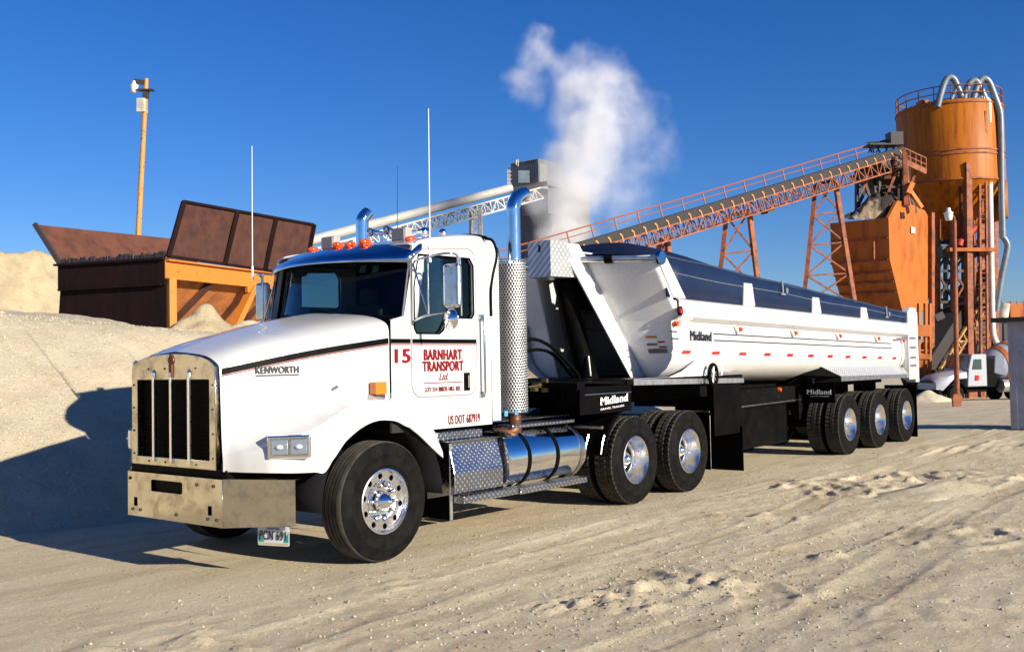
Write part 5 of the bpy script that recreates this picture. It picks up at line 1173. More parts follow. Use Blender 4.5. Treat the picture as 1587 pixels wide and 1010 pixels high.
mb = MB(); p = at(812, 274, 90.0); mb.obox(p, RT * .5, FW * .1, Vector((0, 0, .55))); build('machine_window', mb, M['pipe'], hh)
mb = MB(); mb.tube([at(800, 256, 90.5), at(800, 248, 90.5)], .06, 6); mb.tube([at(803, 258, 90.5), at(803, 247, 90.5)], .05, 6); mb.bar(at(800, 250, 90.5), at(803, 250, 90.5), .06); build('roof_mast', mb, M['palesteel'], TW)
mb = MB(); 
for v_ in (266, 272, 278, 284): mb.bar(at(786, v_, 90.3), at(793, v_, 90.3), .05)
mb.bar(at(787, 262, 90.3), at(787, 290, 90.3), .05); mb.bar(at(790, 262, 90.3), at(790, 290, 90.3), .05); build('ladder', mb, M['palesteel'], TW)
mb = MB(); mb.bar(at(800, 293, 89.5), at(848, 284, 89.5), .5, .35); build('belt_head', mb, M['darksteel'], TW)

# ================================================================== ORANGE CONVEYOR
OC = thing('orange_conveyor', 'long orange lattice conveyor with a dark belt rising towards the orange silo', 'conveyor', at(1170, 520, 60))
A_, B_ = at(770, 424, 52), at(1392, 238, 66)
ax_ = (B_ - A_).normalized(); sdv = ax_.cross(upv).normalized(); n3 = sdv.cross(ax_)
lattice(A_ - n3 * .18, A_.lerp(B_, .985) - n3 * .18, .78, 1.1, 52, M['rustorange'], OC, r=.055)
mb = MB(); mb.bar(A_ + n3 * .10, B_ + n3 * .10, 1.15, .50); build('belt', mb, M['belt'], OC)
for k in range(38):
    mb = MB(); p = A_.lerp(B_, (k + .5) / 38) + sdv * .58 - n3 * .05; mb.bar(p - n3 * .2, p + n3 * .12, .07); mb.bar(p + n3 * .12, p + n3 * .24 - ax_ * .12, .08); build('idler', mb, M['orange2'], OC)
mb = MB(); sd2 = -sdv * .75
mb.tube([A_ + sd2 + n3 * 1.05, B_ + sd2 + n3 * 1.05], .045, 6); mb.tube([A_ + sd2 + n3 * .72, B_ + sd2 + n3 * .72], .03, 6)
for k in range(19): p = A_.lerp(B_, (k + .2) / 19) + sd2; mb.bar(p, p + n3 * 1.05, .06)
build('handrail', mb, mat('faded_orange_rail', (.28, .075, .022), .6), OC)
mb = MB(); p = A_.lerp(B_, .5); mb.bar(A_.lerp(B_, .62) - n3 * 1.05, A_.lerp(B_, .60) - n3 * 1.1, .6, .15); mb.bar(A_.lerp(B_, .995) - n3 * .4, A_.lerp(B_, .93) - n3 * .4, .9, .5); build('take_up', mb, M['darksteel'], OC)
for (tl, tr, bl, br, d, xs_) in (((1126, 336), (1161, 327), (1113, 450), (1176, 450), 61, 2), ((1264, 287), (1294, 279), (1240, 520), (1332, 520), 64, 5), ((1022, 372), (1034, 368), (1016, 440), (1040, 440), 58.5, 2)):
    trestle('trestle', at(*tl, d), at(*tr, d), at(*bl, d), at(*br, d), M['rustorange'], OC, r=.20, xs_=xs_, thick=.10)
# head platform with drive
mb = MB(); mb.obox(at(1365, 226, 66), RT * .95, FW * .7, Vector((0, 0, .05))); mb.obox(at(1386, 216, 66), RT * .4, FW * .5, Vector((0, 0, .42)))
for u_ in (1346, 1358, 1371, 1382): mb.bar(at(u_, 226, 66), at(u_ + 6, 237, 66), .08); mb.bar(at(u_ + 6, 226, 66), at(u_, 237, 66), .06)
mb.tube([at(1343, 221, 66), at(1384, 219, 66)], .05, 6); build('drive_platform', mb, M['darksteel'], OC)

# ================================================================== ORANGE STORAGE BIN
SB = thing('storage_bin', 'angular orange steel bin with a tapered base, below the head of the orange conveyor', 'bin', at(1400, 520, 64))
Pf = lambda u_, v_, du=0: at(u_, v_, 63.5 + (u_ - 1377) * .050)
prof = [(1377, 337), (1391, 311), (1404, 313), (1433, 326), (1449, 358), (1449, 410), (1441, 455), (1434, 482), (1398, 480), (1379, 402)]
pts = [Pf(u_, v_) for u_, v_ in prof]
ext = at(1306, 338, 64.6) - at(1377, 337, 63.5)
keepL = Vector((0, 3.75, 0))
mb = MB(); low = [Pf(1377, 337), Pf(1449, 358), Pf(1449, 410), Pf(1441, 455), Pf(1434, 482), Pf(1398, 480), Pf(1379, 402)]
mb.prism([Pf(1377, 337), Pf(1449, 352), Pf(1449, 410), Pf(1441, 455), Pf(1434, 482), Pf(1398, 480), Pf(1379, 402)], keepL)
bn = build('bin_body', mb, M['orange'], SB)
mb = MB(); mb.prism([Pf(1377, 337.2), Pf(1391, 311), Pf(1404, 313), Pf(1433, 326), Pf(1449, 352.2)], keepL * .05); build('gable_plate', mb, M['orange'], SB)
mb = MB()
for v_ in (368, 402, 421, 436, 452):
    a = Pf(1377 + (0 if v_ < 402 else (v_ - 402) * .25), v_); mb.bar(a + keepL * .01, a + keepL * .99, .10, .10)
a = Pf(1377, 372) + keepL * .25 - FW * .06; mb.bar(a, Pf(1377, 400) + keepL * .25 - FW * .06, .10); build('stiffener', mb, M['rustorange'], bn)
mb = MB(); mb.obox(Pf(1414, 357) - FW * .10, (Pf(1449, 352) - Pf(1377, 337)).normalized() * .25, FW * .04, Vector((0, 0, .20))); build('notice_plate', mb, mat('faded_sign', (.62, .55, .45), .6), bn)
mb = MB(); mb.bar(Pf(1442, 330) - FW * .2, Pf(1442, 560) - FW * .2, .26); build('corner_column', mb, M['rustorange'], SB)
mb = MB(); rows = []
tops = [(1309, 334), (1320, 330), (1332, 320), (1345, 306), (1358, 299), (1370, 300), (1380, 296), (1390, 306), (1396, 318), (1402, 330)]
for i in range(37):
    f = i / 36 * (len(tops) - 1); k = min(int(f), len(tops) - 2); f -= k; ut = tops[k][0] + (tops[k + 1][0] - tops[k][0]) * f; vt = tops[k][1] + (tops[k + 1][1] - tops[k][1]) * f; r = []
    for j in range(15):
        q = j / 14; a = math.pi * q; dep = 65.6 - 1.25 * math.cos(a) ; v_ = 339 + (vt - 339) * math.sin(a) ** .6
        p = at(ut, v_, dep); nn = .22 * noise.noise(Vector((i * .45, j * .6, 3))) + .10 * noise.noise(Vector((i * 1.3, j * 1.7, 5))); r.append((p.x - FW.x * nn, p.y - FW.y * nn, p.z + nn * .8))
    rows.append(r)
mb.grid(rows); o = build('aggregate_load', mb, mat('dark_aggregate', (.030, .022, .020), .95, col2=(.26, .19, .13), noise_scale=.45, fac_lo=.56, fac_hi=.62), None, smooth=70); tag(o, 'dark aggregate heaped in the open top of the orange bin', 'aggregate')
# tower frame between bin top and conveyor head
HF = thing('head_frame', 'dark steel frame and railed landing between conveyor head, bin and silo', 'steel frame', at(1400, 330, 66))
mb = MB()
for u_ in (1328, 1362, 1398): mb.bar(at(u_, 262, 66), at(u_, 337, 66), .20)
mb.bar(at(1328, 264, 66), at(1412, 252, 66), .3, .5); mb.bar(at(1330, 318, 66), at(1355, 268, 66), .2); mb.bar(at(1362, 310, 66), at(1345, 275, 66), .2); mb.bar(at(1330, 290, 66), at(1398, 290, 66), .14)
build('frame', mb, M['darksteel'], HF)
mb = MB(); mb.prism([at(1330, 268, 66.3), at(1412, 246, 66.3), at(1410, 312, 66.3), at(1384, 318, 66.3), at(1366, 300, 66.3), at(1350, 282, 66.3)], FW * 1.8); build('chute', mb, mat('rusted_dark_chute', (.035, .018, .012), .8, col2=(.10, .035, .015), noise_scale=1.5), HF)
for k, (a_, b_) in enumerate((((1334, 300), (1350, 270)), ((1350, 312), (1340, 282)), ((1376, 300), (1388, 268)), ((1402, 275), (1420, 330)), ((1420, 262), (1408, 300)))):
    mb = MB(); mb.bar(at(*a_, 65.6), at(*b_, 65.6), .16, .16); build('strut', mb, M['darksteel'] if k % 2 else M['rustorange'], HF)
mb = MB(); mb.bar(at(1402, 236, 64.5), at(1404, 318, 64.5), .28); mb.bar(at(1410, 318, 64.5), at(1404, 250, 64.5), .14); build('column', mb, M['rustorange'], HF)
mb = MB()
mb.bar(at(1402, 251, 64.5), at(1435, 266, 65.5), .12, .35)
for u_, v_ in ((1402, 230), (1410, 234), (1419, 238), (1427, 241), (1435, 245)): mb.bar(at(u_, v_, 64.5 + (u_ - 1402) / 33), at(u_, v_ + 22, 64.5 + (u_ - 1402) / 33), .06)
mb.bar(at(1402, 230, 64.5), at(1435, 245, 65.5), .07); mb.bar(at(1402, 240, 64.5), at(1435, 255, 65.5), .05); build('landing_rail', mb, M['rustorange'], HF)
mb = MB(); mb.bar(at(1405, 288, 64.5), at(1428, 322, 64.5), .35, .2); mb.bar(at(1406, 300, 64.4), at(1413, 284, 64.4), .6, .3); build('brace', mb, M['orange2'], HF)

# ================================================================== SILO
sc_ = at(1472, 230, 72); rS = 77 / F0 * 72; zt_ = at(1472, 173, 72).z; zc_ = at(1472, 291, 72).z; zk = at(1472, 372, 72).z
gz_ = -1.5
SL = thing('silo', 'tall round orange cement silo with a conical base and arching pipes on its roof', 'silo', (sc_.x, sc_.y, gz_))
mb = MB(); mb.lathe([(rS, zc_), (rS, zt_), (rS - .05, zt_ + .08), (rS * .5, zt_ + .55), (.001, zt_ + .8)], (sc_.x, sc_.y, 0), (0, 0, 1), 72); shell = build('silo_shell', mb, M['silo'], SL, smooth=40)
mb = MB(); mb.lathe([(rS - .01, zc_), (rS * .30, zk), (.3, zk - .4), (.001, zk - .4)], (sc_.x, sc_.y, 0), (0, 0, 1), 60); build('silo_cone', mb, M['silo'], SL, smooth=40)
mb = MB()
for v_ in (176, 246, 252, 290): z = at(1472, v_, 72).z; mb.lathe([(rS, z - .07), (rS + .06, z - .05), (rS + .06, z + .05), (rS, z + .07)], (sc_.x, sc_.y, 0), (0, 0, 1), 72)
build('stiffening_ring', mb, M['rustorange'], shell, smooth=30)
# skirt plate on the right-hand side
mb = MB(); rows = []
for z in (at(1472, 344, 72).z, zc_ + .02):
    rows.append([(sc_.x + (rS + .01) * math.cos(a), sc_.y + (rS + .01) * math.sin(a), z) for a in [R(-95 + 90 * k / 16) for k in range(17)]])
mb.grid(rows); build('skirt', mb, M['silo'], SL, smooth=50, thick=.08)
mb = MB()
zr = zt_ + .05
for h in (.5, 1.0): mb.tube([(sc_.x + (rS - .05) * math.cos(2 * math.pi * k / 40), sc_.y + (rS - .05) * math.sin(2 * math.pi * k / 40), zr + h) for k in range(41)], .04, 6)
for k in range(20): a = 2 * math.pi * k / 20; mb.bar((sc_.x + (rS - .05) * math.cos(a), sc_.y + (rS - .05) * math.sin(a), zr - .1), (sc_.x + (rS - .05) * math.cos(a), sc_.y + (rS - .05) * math.sin(a), zr + 1.0), .06)
build('roof_railing', mb, M['rustorange'], SL)
for u_, v_, w_ in ((1430, 166, .5), (1455, 165, .6), (1493, 166, .7), (1470, 168, .9)):
    mb = MB(); mb.obox(at(u_, v_, 71), RT * w_ * .6, FW * .5, Vector((0, 0, .40))); build('roof_vent', mb, M['orange'], SL, bevel=.05)
D = 69.0
def pipe(nm, pts, r, m, sm=True):
    mb = MB(); mb.tube([at(*p[:2], p[2] if len(p) > 2 else D) for p in pts], r, 12, smooth_path=sm); return build(nm, mb, m, SL, smooth=60)
pipe('vent_pipe', [(1453, 166), (1458, 146), (1464, 128), (1471, 120), (1479, 124), (1486, 140), (1493, 156)], .22, M['pipe'])
pipe('vent_pipe', [(1470, 170), (1476, 150), (1483, 138), (1490, 142)], .14, M['pipe'])
pipe('vent_pipe', [(1493, 156), (1498, 138), (1505, 127), (1513, 126), (1520, 138), (1528, 156)], .22, M['pipe'])
pipe('vent_pipe', [(1505, 170), (1510, 148), (1517, 128), (1525, 122), (1533, 128), (1541, 148), (1549, 172), (1551, 200), (1552, 290), (1554, 368)], .22, M['pipe'])
pipe('fill_pipe', [(1554, 366), (1561, 378), (1560, 392), (1552, 430), (1544, 482)], .20, M['pipe'])
pipe('fill_pipe', [(1516, 174), (1517, 158), (1524, 152), (1531, 158), (1532, 175), (1534, 300), (1536, 400), (1538, 500), (1541, 524), (1549, 535), (1560, 536)], .20, M['whitepipe'])
pipe('fill_pipe', [(1496, 153), (1498, 200), (1499, 252)], .17, M['whitepipe'])
# ladders and columns
ST = thing('silo_support', 'rust-orange lattice legs and ladders standing under the silo', 'steel frame', (sc_.x, sc_.y, gz_))
mb = MB()
def col(u0, u1, v0, v1, d, w_=.24): mb.bar(at(u0, v0, d), at(u1, v1, d), w_)
mb = MB(); col(1499, 1503, 252, 640, 68.5, .42); build('column', mb, M['rustorange'], ST)
mb = MB(); col(1517, 1521, 172, 640, 68.7, .14); col(1527, 1531, 172, 640, 68.7, .14)
for k in range(58): v_ = 180 + 7.6 * k; mb.bar(at(1517 + (v_ - 172) * .0085, v_, 68.7), at(1527 + (v_ - 172) * .0085, v_, 68.7), .06)
build('ladder', mb, M['rustorange'], ST)
for (u0, u1, d) in ((1452, 1452, 70), (1478, 1480, 69), (1506, 1508, 70), (1541, 1543, 70.5), (1520, 1521, 74)):
    mb = MB(); col(u0, u1, 340, 640, d, .36); build('column', mb, M['rustorange'], ST)
levels = (375, 420, 468, 515, 560)
for a, b, m_ in ((1452, 1479, 'darksteel'), (1479, 1507, 'rustorange'), (1507, 1542, 'rustorange')):
    mb = MB()
    for v0, v1 in zip(levels, levels[1:]): mb.bar(at(a, v0, 70), at(b, v1, 70), .13); mb.bar(at(b, v0, 70), at(a, v1, 70), .13); mb.bar(at(a, v1, 70), at(b, v1, 70), .18)
    mb.bar(at(a, 375, 70), at(b, 375, 70), .3); build('cross_brace', mb, M[m_], ST)
for a, b, v0, v1 in ((1441, 1480, 470, 430), (1441, 1480, 505, 460), (1440, 1482, 484, 482), (1440, 1482, 434, 434), (1441, 1480, 445, 485)):
    mb = MB(); mb.bar(at(a, v0, 71), at(b, v1, 71), .12); build('tie', mb, M['darksteel'], ST)
for u0, u1, v0, d in ((1466, 1464, 400, 72), (1494, 1493, 396, 71), (1532, 1534, 396, 72), (1548, 1549, 420, 73)):
    mb = MB(); col(u0, u1, v0, 640, d, .26); build('column', mb, M['darksteel'] if u0 != 1532 else M['rustorange'], ST)
for a, b, v0, v1 in ((1480, 1507, 405, 380), (1507, 1542, 445, 400), (1480, 1542, 492, 492), (1452, 1542, 450, 448), (1507, 1545, 540, 500), (1480, 1507, 600, 540), (1452, 1480, 540, 590), (1507, 1545, 560, 596), (1452, 1507, 525, 526)):
    mb = MB(); mb.bar(at(a, v0, 71.5), at(b, v1, 71.5), .16); build('tie', mb, M['darksteel'], ST)
mb = MB(); mb.obox(at(1530, 455, 73), RT * .5, FW * .5, Vector((0, 0, .8))); mb.obox(at(1512, 508, 72), RT * .7, FW * .5, Vector((0, 0, .35))); build('machine_housing', mb, M['darksteel'], ST, bevel=.04)
mb = MB(); mb.obox(at(1478, 391, 70), RT * 1.25, FW * 1.1, Vector((0, 0, .38))); build('catwalk', mb, M['darksteel'], ST)
mb = MB(); mb.obox(at(1500, 388, 69), RT * 1.6, FW * .9, Vector((0, 0, .12))); mb.prism([at(1496, 330, 69.5), at(1530, 296, 69.5), at(1532, 320, 69.5), at(1500, 352, 69.5)], FW * .5); build('chute', mb, M['orange'], ST)
mb = MB(); mb.tube([at(1488, 372, 69), at(1512, 352, 69)], .30, 12); mb.tube([at(1489, 371, 68.6), at(1486, 380, 68.6)], .26, 12); build('filter_drum', mb, mat('red_drum', (.45, .05, .02), .5), ST, smooth=50)
mb = MB(); mb.tube([at(1485, 300, 68), at(1498, 380, 68)] if False else [at(1487, 258, 68.8), at(1488, 372, 68.8)], .07, 6); build('conduit', mb, M['darksteel'], ST)

# lamp post in front of the silo, planted on a broad foot
pb, pt = at(1484, 636, 45), at(1479, 342, 45)
LP2 = thing('lamp_pole', 'slim rust-orange lamp pole with a milky lamp, standing in front of the silo', 'lamp pole', pb)
mb = MB(); mb.tube([pb + Vector((0, 0, .8)), pt], [.12, .09], 12); build('pole', mb, M['rustorange'], LP2, smooth=50)
mb = MB(); mb.prism([pb - RT * .14, pb + RT * .10, pb + RT * .26 + Vector((0, 0, .55)), pb + RT * .07 + Vector((0, 0, .95)), pb - RT * .07 + Vector((0, 0, .95)), pb - RT * .20 + Vector((0, 0, .50))], FW * .14); build('foot_plate', mb, M['rustorange'], LP2)
hd = at(1470, 330, 45); mb = MB(); mb.tube([pt, pt + Vector((0, 0, .15)), hd + Vector((0, 0, .05))], .05, 8); build('arm', mb, M['rustorange'], LP2)
lamp_head(hd, 1, LP2, None)

# ---- second conveyor rising behind, with its dark load
C2 = thing('loading_conveyor', 'short steep dark conveyor with a yellow side frame at the foot of the silo', 'conveyor', at(1470, 590, 68))
A_, B_ = at(1428, 585, 66), at(1520, 440, 72); ax_ = (B_ - A_).normalized(); sdv = ax_.cross(upv).normalized(); n3 = sdv.cross(ax_)
mb = MB(); mb.bar(A_ + n3 * .5 - ax_ * 1.2, B_ + n3 * .5, 1.3, 1.0); build('belt_load', mb, M['belt'], C2)
lattice(A_ - ax_ * 1.0 + sdv * .3, B_ + sdv * .3, .7, 1.2, 12, mat('yellow_frame', (.48, .27, .08), .6, col2=(.16, .08, .04), noise_scale=3), C2, r=.10)
mb = MB(); mb.prism([at(1436, 600, 69), at(1530, 600, 72), at(1530, 470, 72), at(1500, 490, 71)], FW * 3); build('side_wall', mb, M['belt'], C2)
PL = thing('platform', 'orange railed platform seen just past the white trailer tail', 'platform', at(1428, 560, 62))
mb = MB()
for u_ in (1424, 1434, 1441): mb.bar(at(u_, 470, 62), at(u_, 600, 62), .16)
for v_ in (505, 528, 542, 548): mb.bar(at(1420, v_, 62), at(1441, v_ + 1, 62), .10)
mb.bar(at(1420, 552, 62), at(1441, 553, 62), .3, .3); mb.bar(at(1422, 560, 62), at(1436, 600, 62), .14); mb.bar(at(1430, 556, 62), at(1422, 590, 62), .14); mb.obox(at(1428, 512, 62), RT * .4, FW * .4, Vector((0, 0, .35)))
build('frame', mb, M['orange'], PL)
FL = thing('floodlight', 'small dark floodlight on the braces left of the silo legs', 'floodlight', at(1455, 491, 68)); mb = MB(); c = at(1455, 490, 68); mb.obox(c, (RT + UP * .5).normalized() * .30, FW * .2, (UP - RT * .5).normalized() * .24); mb.bar(c, at(1462, 500, 69), .08); build('lamp_head', mb, M['darksteel'], FL)

# ================================================================== MIXER TRUCK (facing left, 58 m away)
DM = 60.0
MX = thing('mixer_truck', 'white concrete mixer truck parked at the foot of the silo behind the lamp pole', 'mixer truck', at(1500, 623, DM))
fx = Vector((-RT.x, -RT.y, 0)).normalized(); fx = (fx + Vector((-FW.x, -FW.y, 0)) * .30).normalized(); sx = Vector((fx.y, -fx.x, 0)); sx = sx if sx.dot(CC - at(1500, 600, DM)) > 0 else -sx
o0 = at(1465, 624, DM); o0 = Vector((o0.x, o0.y, o0.z))
def mp(a, b, z): return o0 - fx * a + sx * b + Vector((0, 0, z))      # a: metres behind front axle, b towards the camera
M['mixshaded'] = mat('mixer_white_shaded', (.32, .34, .38), .35, coat=.4)  # white paint greyed and blued so its colour carries the truck's shade
mb = MB(); secs = [(-1.25, .80, 1.35, .75), (-.9, .95, 1.62, .78), (-.2, 1.0, 1.78, .85), (.75, 1.02, 1.95, .9)]
for s in (1, -1):
    rows = []
    for a, wd, zt2, zb2 in secs: rows.append([mp(a, 0, zt2 + .05), mp(a, s * wd * .6, zt2), mp(a, s * wd * .95, zt2 - .15), mp(a, s * wd, zt2 - .4), mp(a, s * wd, zb2 + (.55 if abs(a) < .9 else 0))])
    mb.grid(rows)
mb.grid([[mp(-1.25, -.8, 1.2), mp(-1.25, -.8, .75)], [mp(-1.25, .8, 1.2), mp(-1.25, .8, .75)]])
mx_h = build('hood', mb, M['mixshaded'], MX, smooth=50)
mb = MB(); mb.prism([mp(.75, 1.05, .95), mp(2.15, 1.05, .95), mp(2.15, 1.05, 2.85), mp(1.1, 1.05, 2.85), mp(.85, 1.05, 2.0)], -sx * 2.1); cb_ = build('cab', mb, M['mixshaded'], MX, bevel=.06)
mb = MB(); mb.prism([mp(1.08, 1.06, 1.95), mp(1.75, 1.06, 1.95), mp(1.75, 1.06, 2.55), mp(1.22, 1.06, 2.55)], sx * .015); build('window', mb, mat('dark_glass', (.02, .05, .05), .08, coat=1), cb_)
mb = MB(); mb.prism([mp(1.25, 1.062, 1.3), mp(1.5, 1.062, 1.3), mp(1.55, 1.062, 1.6), mp(1.28, 1.062, 1.62)], sx * .02); build('door_emblem', mb, M['redlens'], cb_)
mb = MB(); mb.prism([mp(.84, .9, 2.05), mp(1.08, .9, 2.80), mp(1.08, -.9, 2.80), mp(.84, -.9, 2.05)], fx * .02); build('windshield', mb, bpy.data.materials['dark_glass'], cb_)
mb = MB(); mb.bar(mp(-1.0, 0, .78), mp(8, 0, .78), 1.0, .35); mb.bar(mp(-1.3, 0, .65), mp(-1.1, 0, .65), 2.0, .35); build('chassis_frame', mb, M['black'], MX)
mb = MB(); mb.bar(mp(-1.3, 0, .62), mp(-1.15, 0, .62), 2.1, .40); build('bumper', mb, M['black'], MX)
for a in (0, 4.6, 5.9):
    for b in (1.0, -1.0):
        mb = MB(); mb.lathe([(.0001, 0), (.30, 0), (.33, .03), (.50, .05), (.53, .10), (.53, .25), (.50, .30), (.0001, .30)], mp(a, b, .53) - sx * .3, sx, 32); wq = build('wheel', mb, M['rubber'], MX, smooth=40)
mb = MB(); rows = []
for k in range(11): an = R(180 * k / 10); rows.append([mp(-.68 * math.cos(an), 1.06, .53 + .70 * math.sin(an)), mp(-.68 * math.cos(an), .6, .53 + .70 * math.sin(an))])
mb.grid(rows); build('fender', mb, M['black'], MX, smooth=60, thick=.05)
mb = MB(); mb.cyl(mp(3.15, .95, .95), mp(4.35, .95, .95), .38, 24); build('fuel_tank', mb, M['alu'], MX, smooth=40)
mb = MB(); mb.box((0, 0, 0), (.01, .01, .01)) if False else mb.prism([mp(2.15, .9, .9), mp(3.0, .9, .9), mp(3.0, .9, 2.5), mp(2.15, .9, 2.6)], -sx * 1.8); build('rear_cabinet', mb, M['black'], MX)
mb = MB(); mb.prism([mp(2.75, .95, 1.7), mp(3.6, .95, 1.5), mp(3.5, .95, 2.7), mp(2.85, .95, 2.75)], -sx * .9); build('water_tank', mb, mat('tank_blue_grey', (.10, .12, .17), .35, coat=.4), MX, bevel=.06)
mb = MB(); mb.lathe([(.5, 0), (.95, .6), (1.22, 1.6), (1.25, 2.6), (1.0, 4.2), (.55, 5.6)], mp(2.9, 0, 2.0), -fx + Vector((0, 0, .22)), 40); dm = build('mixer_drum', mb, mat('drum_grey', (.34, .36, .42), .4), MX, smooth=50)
mb = MB()
axd = (-fx + Vector((0, 0, .22))).normalized()
for h, r1, r2 in ((.85, 1.04, 1.12), (1.5, 1.20, 1.235), (2.2, 1.245, 1.256)): mb.lathe([(r1 + .015, h), (r2 + .015, h + .28)], mp(2.9, 0, 2.0), axd, 40)
build('drum_stripe', mb, M['orange'], dm, smooth=50)
mb = MB(); mb.ball(tuple(mp(3.9, 1.2, 3.55)), .11, 10); build('beacon', mb, mat('beacon_lens', (.9, .6, .35), .3), MX, smooth=60)

# ---- grey corrugated container at the right edge, and orange plant behind it
CN = thing('site_container', 'grey corrugated container cut off by the right edge of the photo', 'container', at(1575, 668, 22.6))
a = at(1567, 670, 22.6); a.z = 0; u_c = Vector((0, -1, 0)); v_c = Vector((1, 0, 0)); H_ = 2.40
mb = MB(); rows = []; k = 0
while k * .05 < 4: p = a + u_c * k * .05 - v_c * (.012 if (k // 2) % 2 else 0); rows.append(p); k += 1
mb.grid([[Vector((p.x, p.y, .02)) for p in rows], [Vector((p.x, p.y, H_)) for p in rows]]); build('container_side', mb, mat('container_grey', (.36, .37, .42), .55, noise_amt=.25, noise_scale=2), CN)
mb = MB(); q = [a, a + u_c * 4, a + u_c * 4 + v_c * 2.2, a + v_c * 2.2]; mb.prism([Vector((p.x, p.y, .03)) + v_c * .05 for p in q], (0, 0, H_ - .05)); build('container_box', mb, bpy.data.materials['container_grey'], CN)
mb = MB(); p0 = a - u_c * .28 - v_c * .25; q = [p0, p0 + u_c * 4.5, p0 + u_c * 4.5 + v_c * 2.8, p0 + v_c * 2.8]; mb.prism([Vector((p.x, p.y, H_)) for p in q], (0, 0, .10)); build('container_roof', mb, M['darksteel'], CN)
BL = thing('plant_block', 'orange and dark plant structure with a walkway rail behind the grey container', 'plant building', at(1570, 560, 80))
mb = MB(); mb.obox(at(1568, 530, 80), RT * 1.3, FW * 1.5, Vector((0, 0, 2.6))); build('wall', mb, M['darksteel'], BL)
mb = MB(); mb.obox(at(1571, 485, 79), RT * .5, FW * .5, Vector((0, 0, .7))); build('housing', mb, M['orange'], BL)
mb = MB(); mb.tube([at(1552, 492, 79), at(1556, 470, 79)], .55, 16); build('drum', mb, M['palesteel'], BL, smooth=50)
mb = MB()
for v_ in (468, 474): mb.bar(at(1560, v_, 79), at(1600, v_, 79), .06)
for u_ in (1566, 1576, 1586): mb.bar(at(u_, 466, 79), at(u_, 486, 79), .06)
build('railing', mb, M['rustorange'], BL)

# ================================================================== STEAM
sm_c = at(905, 230, 76)
blobs = [(878, 355, 1.9, 1.1), (868, 318, 2.1, 1.1), (893, 285, 2.5, 1.1), (905, 245, 2.8, 1.0), (915, 205, 2.9, .9), (925, 165, 3.0, .75), (905, 130, 2.4, .6), (945, 130, 2.2, .45), (870, 115, 1.5, .45), (835, 85, 1.5, .5), (808, 125, 1.5, .42), (830, 140, 1.2, .28), (985, 180, 2.4, .24), (1005, 235, 2.6, .18), (958, 290, 3.0, .25), (835, 62, 1.0, .35)]
mb = MB(); sx_, sz_ = 8.2, 9.4
lo = Vector((-8.2, -4.2, -8.4)); hi = Vector((8.6, 4.2, 9.4)); mb.box(lo, hi)
me = bpy.data.meshes.new('steam_plume'); me.from_pydata(mb.v, [], mb.f); so = bpy.data.objects.new('steam_plume', me); COL.objects.link(so)
rgt = Vector((RT.x, RT.y, 0)).normalized(); so.rotation_euler = (0, 0, math.atan2(rgt.y, rgt.x)); so.location = sm_c
tag(so, 'white steam plume drifting up beside the grey tower', 'steam'); so['kind'] = 'stuff'
vm = bpy.data.materials.new('steam'); vm.use_nodes = True; n = vm.node_tree.nodes; l = vm.node_tree.links; n.remove(n['Principled BSDF'])
pv = n.new('ShaderNodeVolumePrincipled'); pv.inputs['Color'].default_value = (.95, .955, .965, 1); pv.inputs['Anisotropy'].default_value = -.25
tc = n.new('ShaderNodeTexCoord'); nz = n.new('ShaderNodeTexNoise'); nz.inputs['Scale'].default_value = .42; nz.inputs['Detail'].default_value = 5; nz.inputs['Roughness'].default_value = .6; l.new(tc.outputs['Object'], nz.inputs['Vector'])
sb = n.new('ShaderNodeVectorMath'); sb.operation = 'SUBTRACT'; l.new(nz.outputs['Color'], sb.inputs[0]); sb.inputs[1].default_value = (.5, .5, .5)
sc3 = n.new('ShaderNodeVectorMath'); sc3.operation = 'SCALE'; sc3.inputs['Scale'].default_value = 3.8; l.new(sb.outputs[0], sc3.inputs[0])
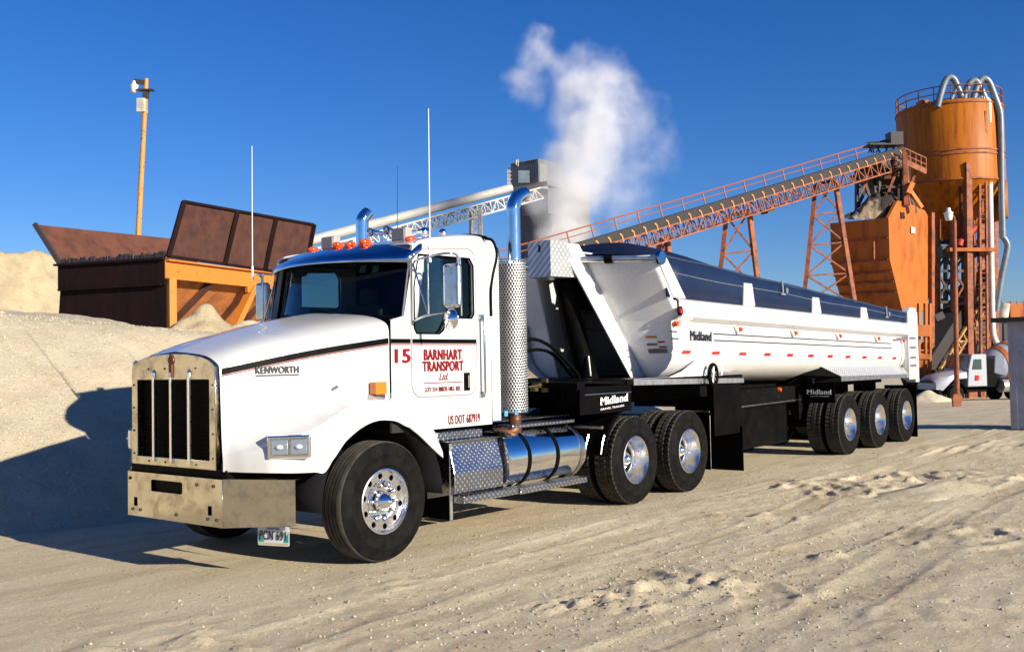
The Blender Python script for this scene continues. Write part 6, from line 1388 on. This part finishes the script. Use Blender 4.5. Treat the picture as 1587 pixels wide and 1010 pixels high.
ad = n.new('ShaderNodeVectorMath'); ad.operation = 'ADD'; l.new(tc.outputs['Object'], ad.inputs[0]); l.new(sc3.outputs[0], ad.inputs[1])
acc = None
inv_r = Matrix.Rotation(-so.rotation_euler[2], 3, 'Z')
for u_, v_, r_, d_ in blobs:
    c = inv_r @ (at(u_, v_, 76) - sm_c); ds = n.new('ShaderNodeVectorMath'); ds.operation = 'DISTANCE'; l.new(ad.outputs[0], ds.inputs[0]); ds.inputs[1].default_value = c
    mr = n.new('ShaderNodeMapRange'); mr.interpolation_type = 'SMOOTHSTEP'; mr.inputs[1].default_value = r_ * 1.45; mr.inputs[2].default_value = 0; mr.inputs[4].default_value = d_; l.new(ds.outputs['Value'], mr.inputs[0])
    if acc is None: acc = mr.outputs[0]
    else:
        q = n.new('ShaderNodeMath'); q.operation = 'MAXIMUM'; l.new(acc, q.inputs[0]); l.new(mr.outputs[0], q.inputs[1]); acc = q.outputs[0]
n2 = n.new('ShaderNodeTexNoise'); n2.inputs['Scale'].default_value = .45; n2.inputs['Detail'].default_value = 5; n2.inputs['Roughness'].default_value = .55; l.new(tc.outputs['Object'], n2.inputs['Vector'])
m2 = n.new('ShaderNodeMapRange'); m2.inputs[1].default_value = .38; m2.inputs[2].default_value = .68; m2.inputs[3].default_value = .25; m2.inputs[4].default_value = 1.3; l.new(n2.outputs[0], m2.inputs[0])
q = n.new('ShaderNodeMath'); q.operation = 'MULTIPLY'; l.new(acc, q.inputs[0]); l.new(m2.outputs[0], q.inputs[1])
q1 = n.new('ShaderNodeMath'); q1.operation = 'SUBTRACT'; l.new(q.outputs[0], q1.inputs[0]); q1.inputs[1].default_value = .02; q1.use_clamp = True
q2 = n.new('ShaderNodeMath'); q2.operation = 'MULTIPLY'; l.new(q1.outputs[0], q2.inputs[0]); q2.inputs[1].default_value = .85
l.new(q2.outputs[0], pv.inputs['Density']); l.new(pv.outputs[0], n['Material Output'].inputs['Volume']); me.materials.append(vm)
S.cycles.volume_max_steps = 160; S.cycles.volume_bounces = 6
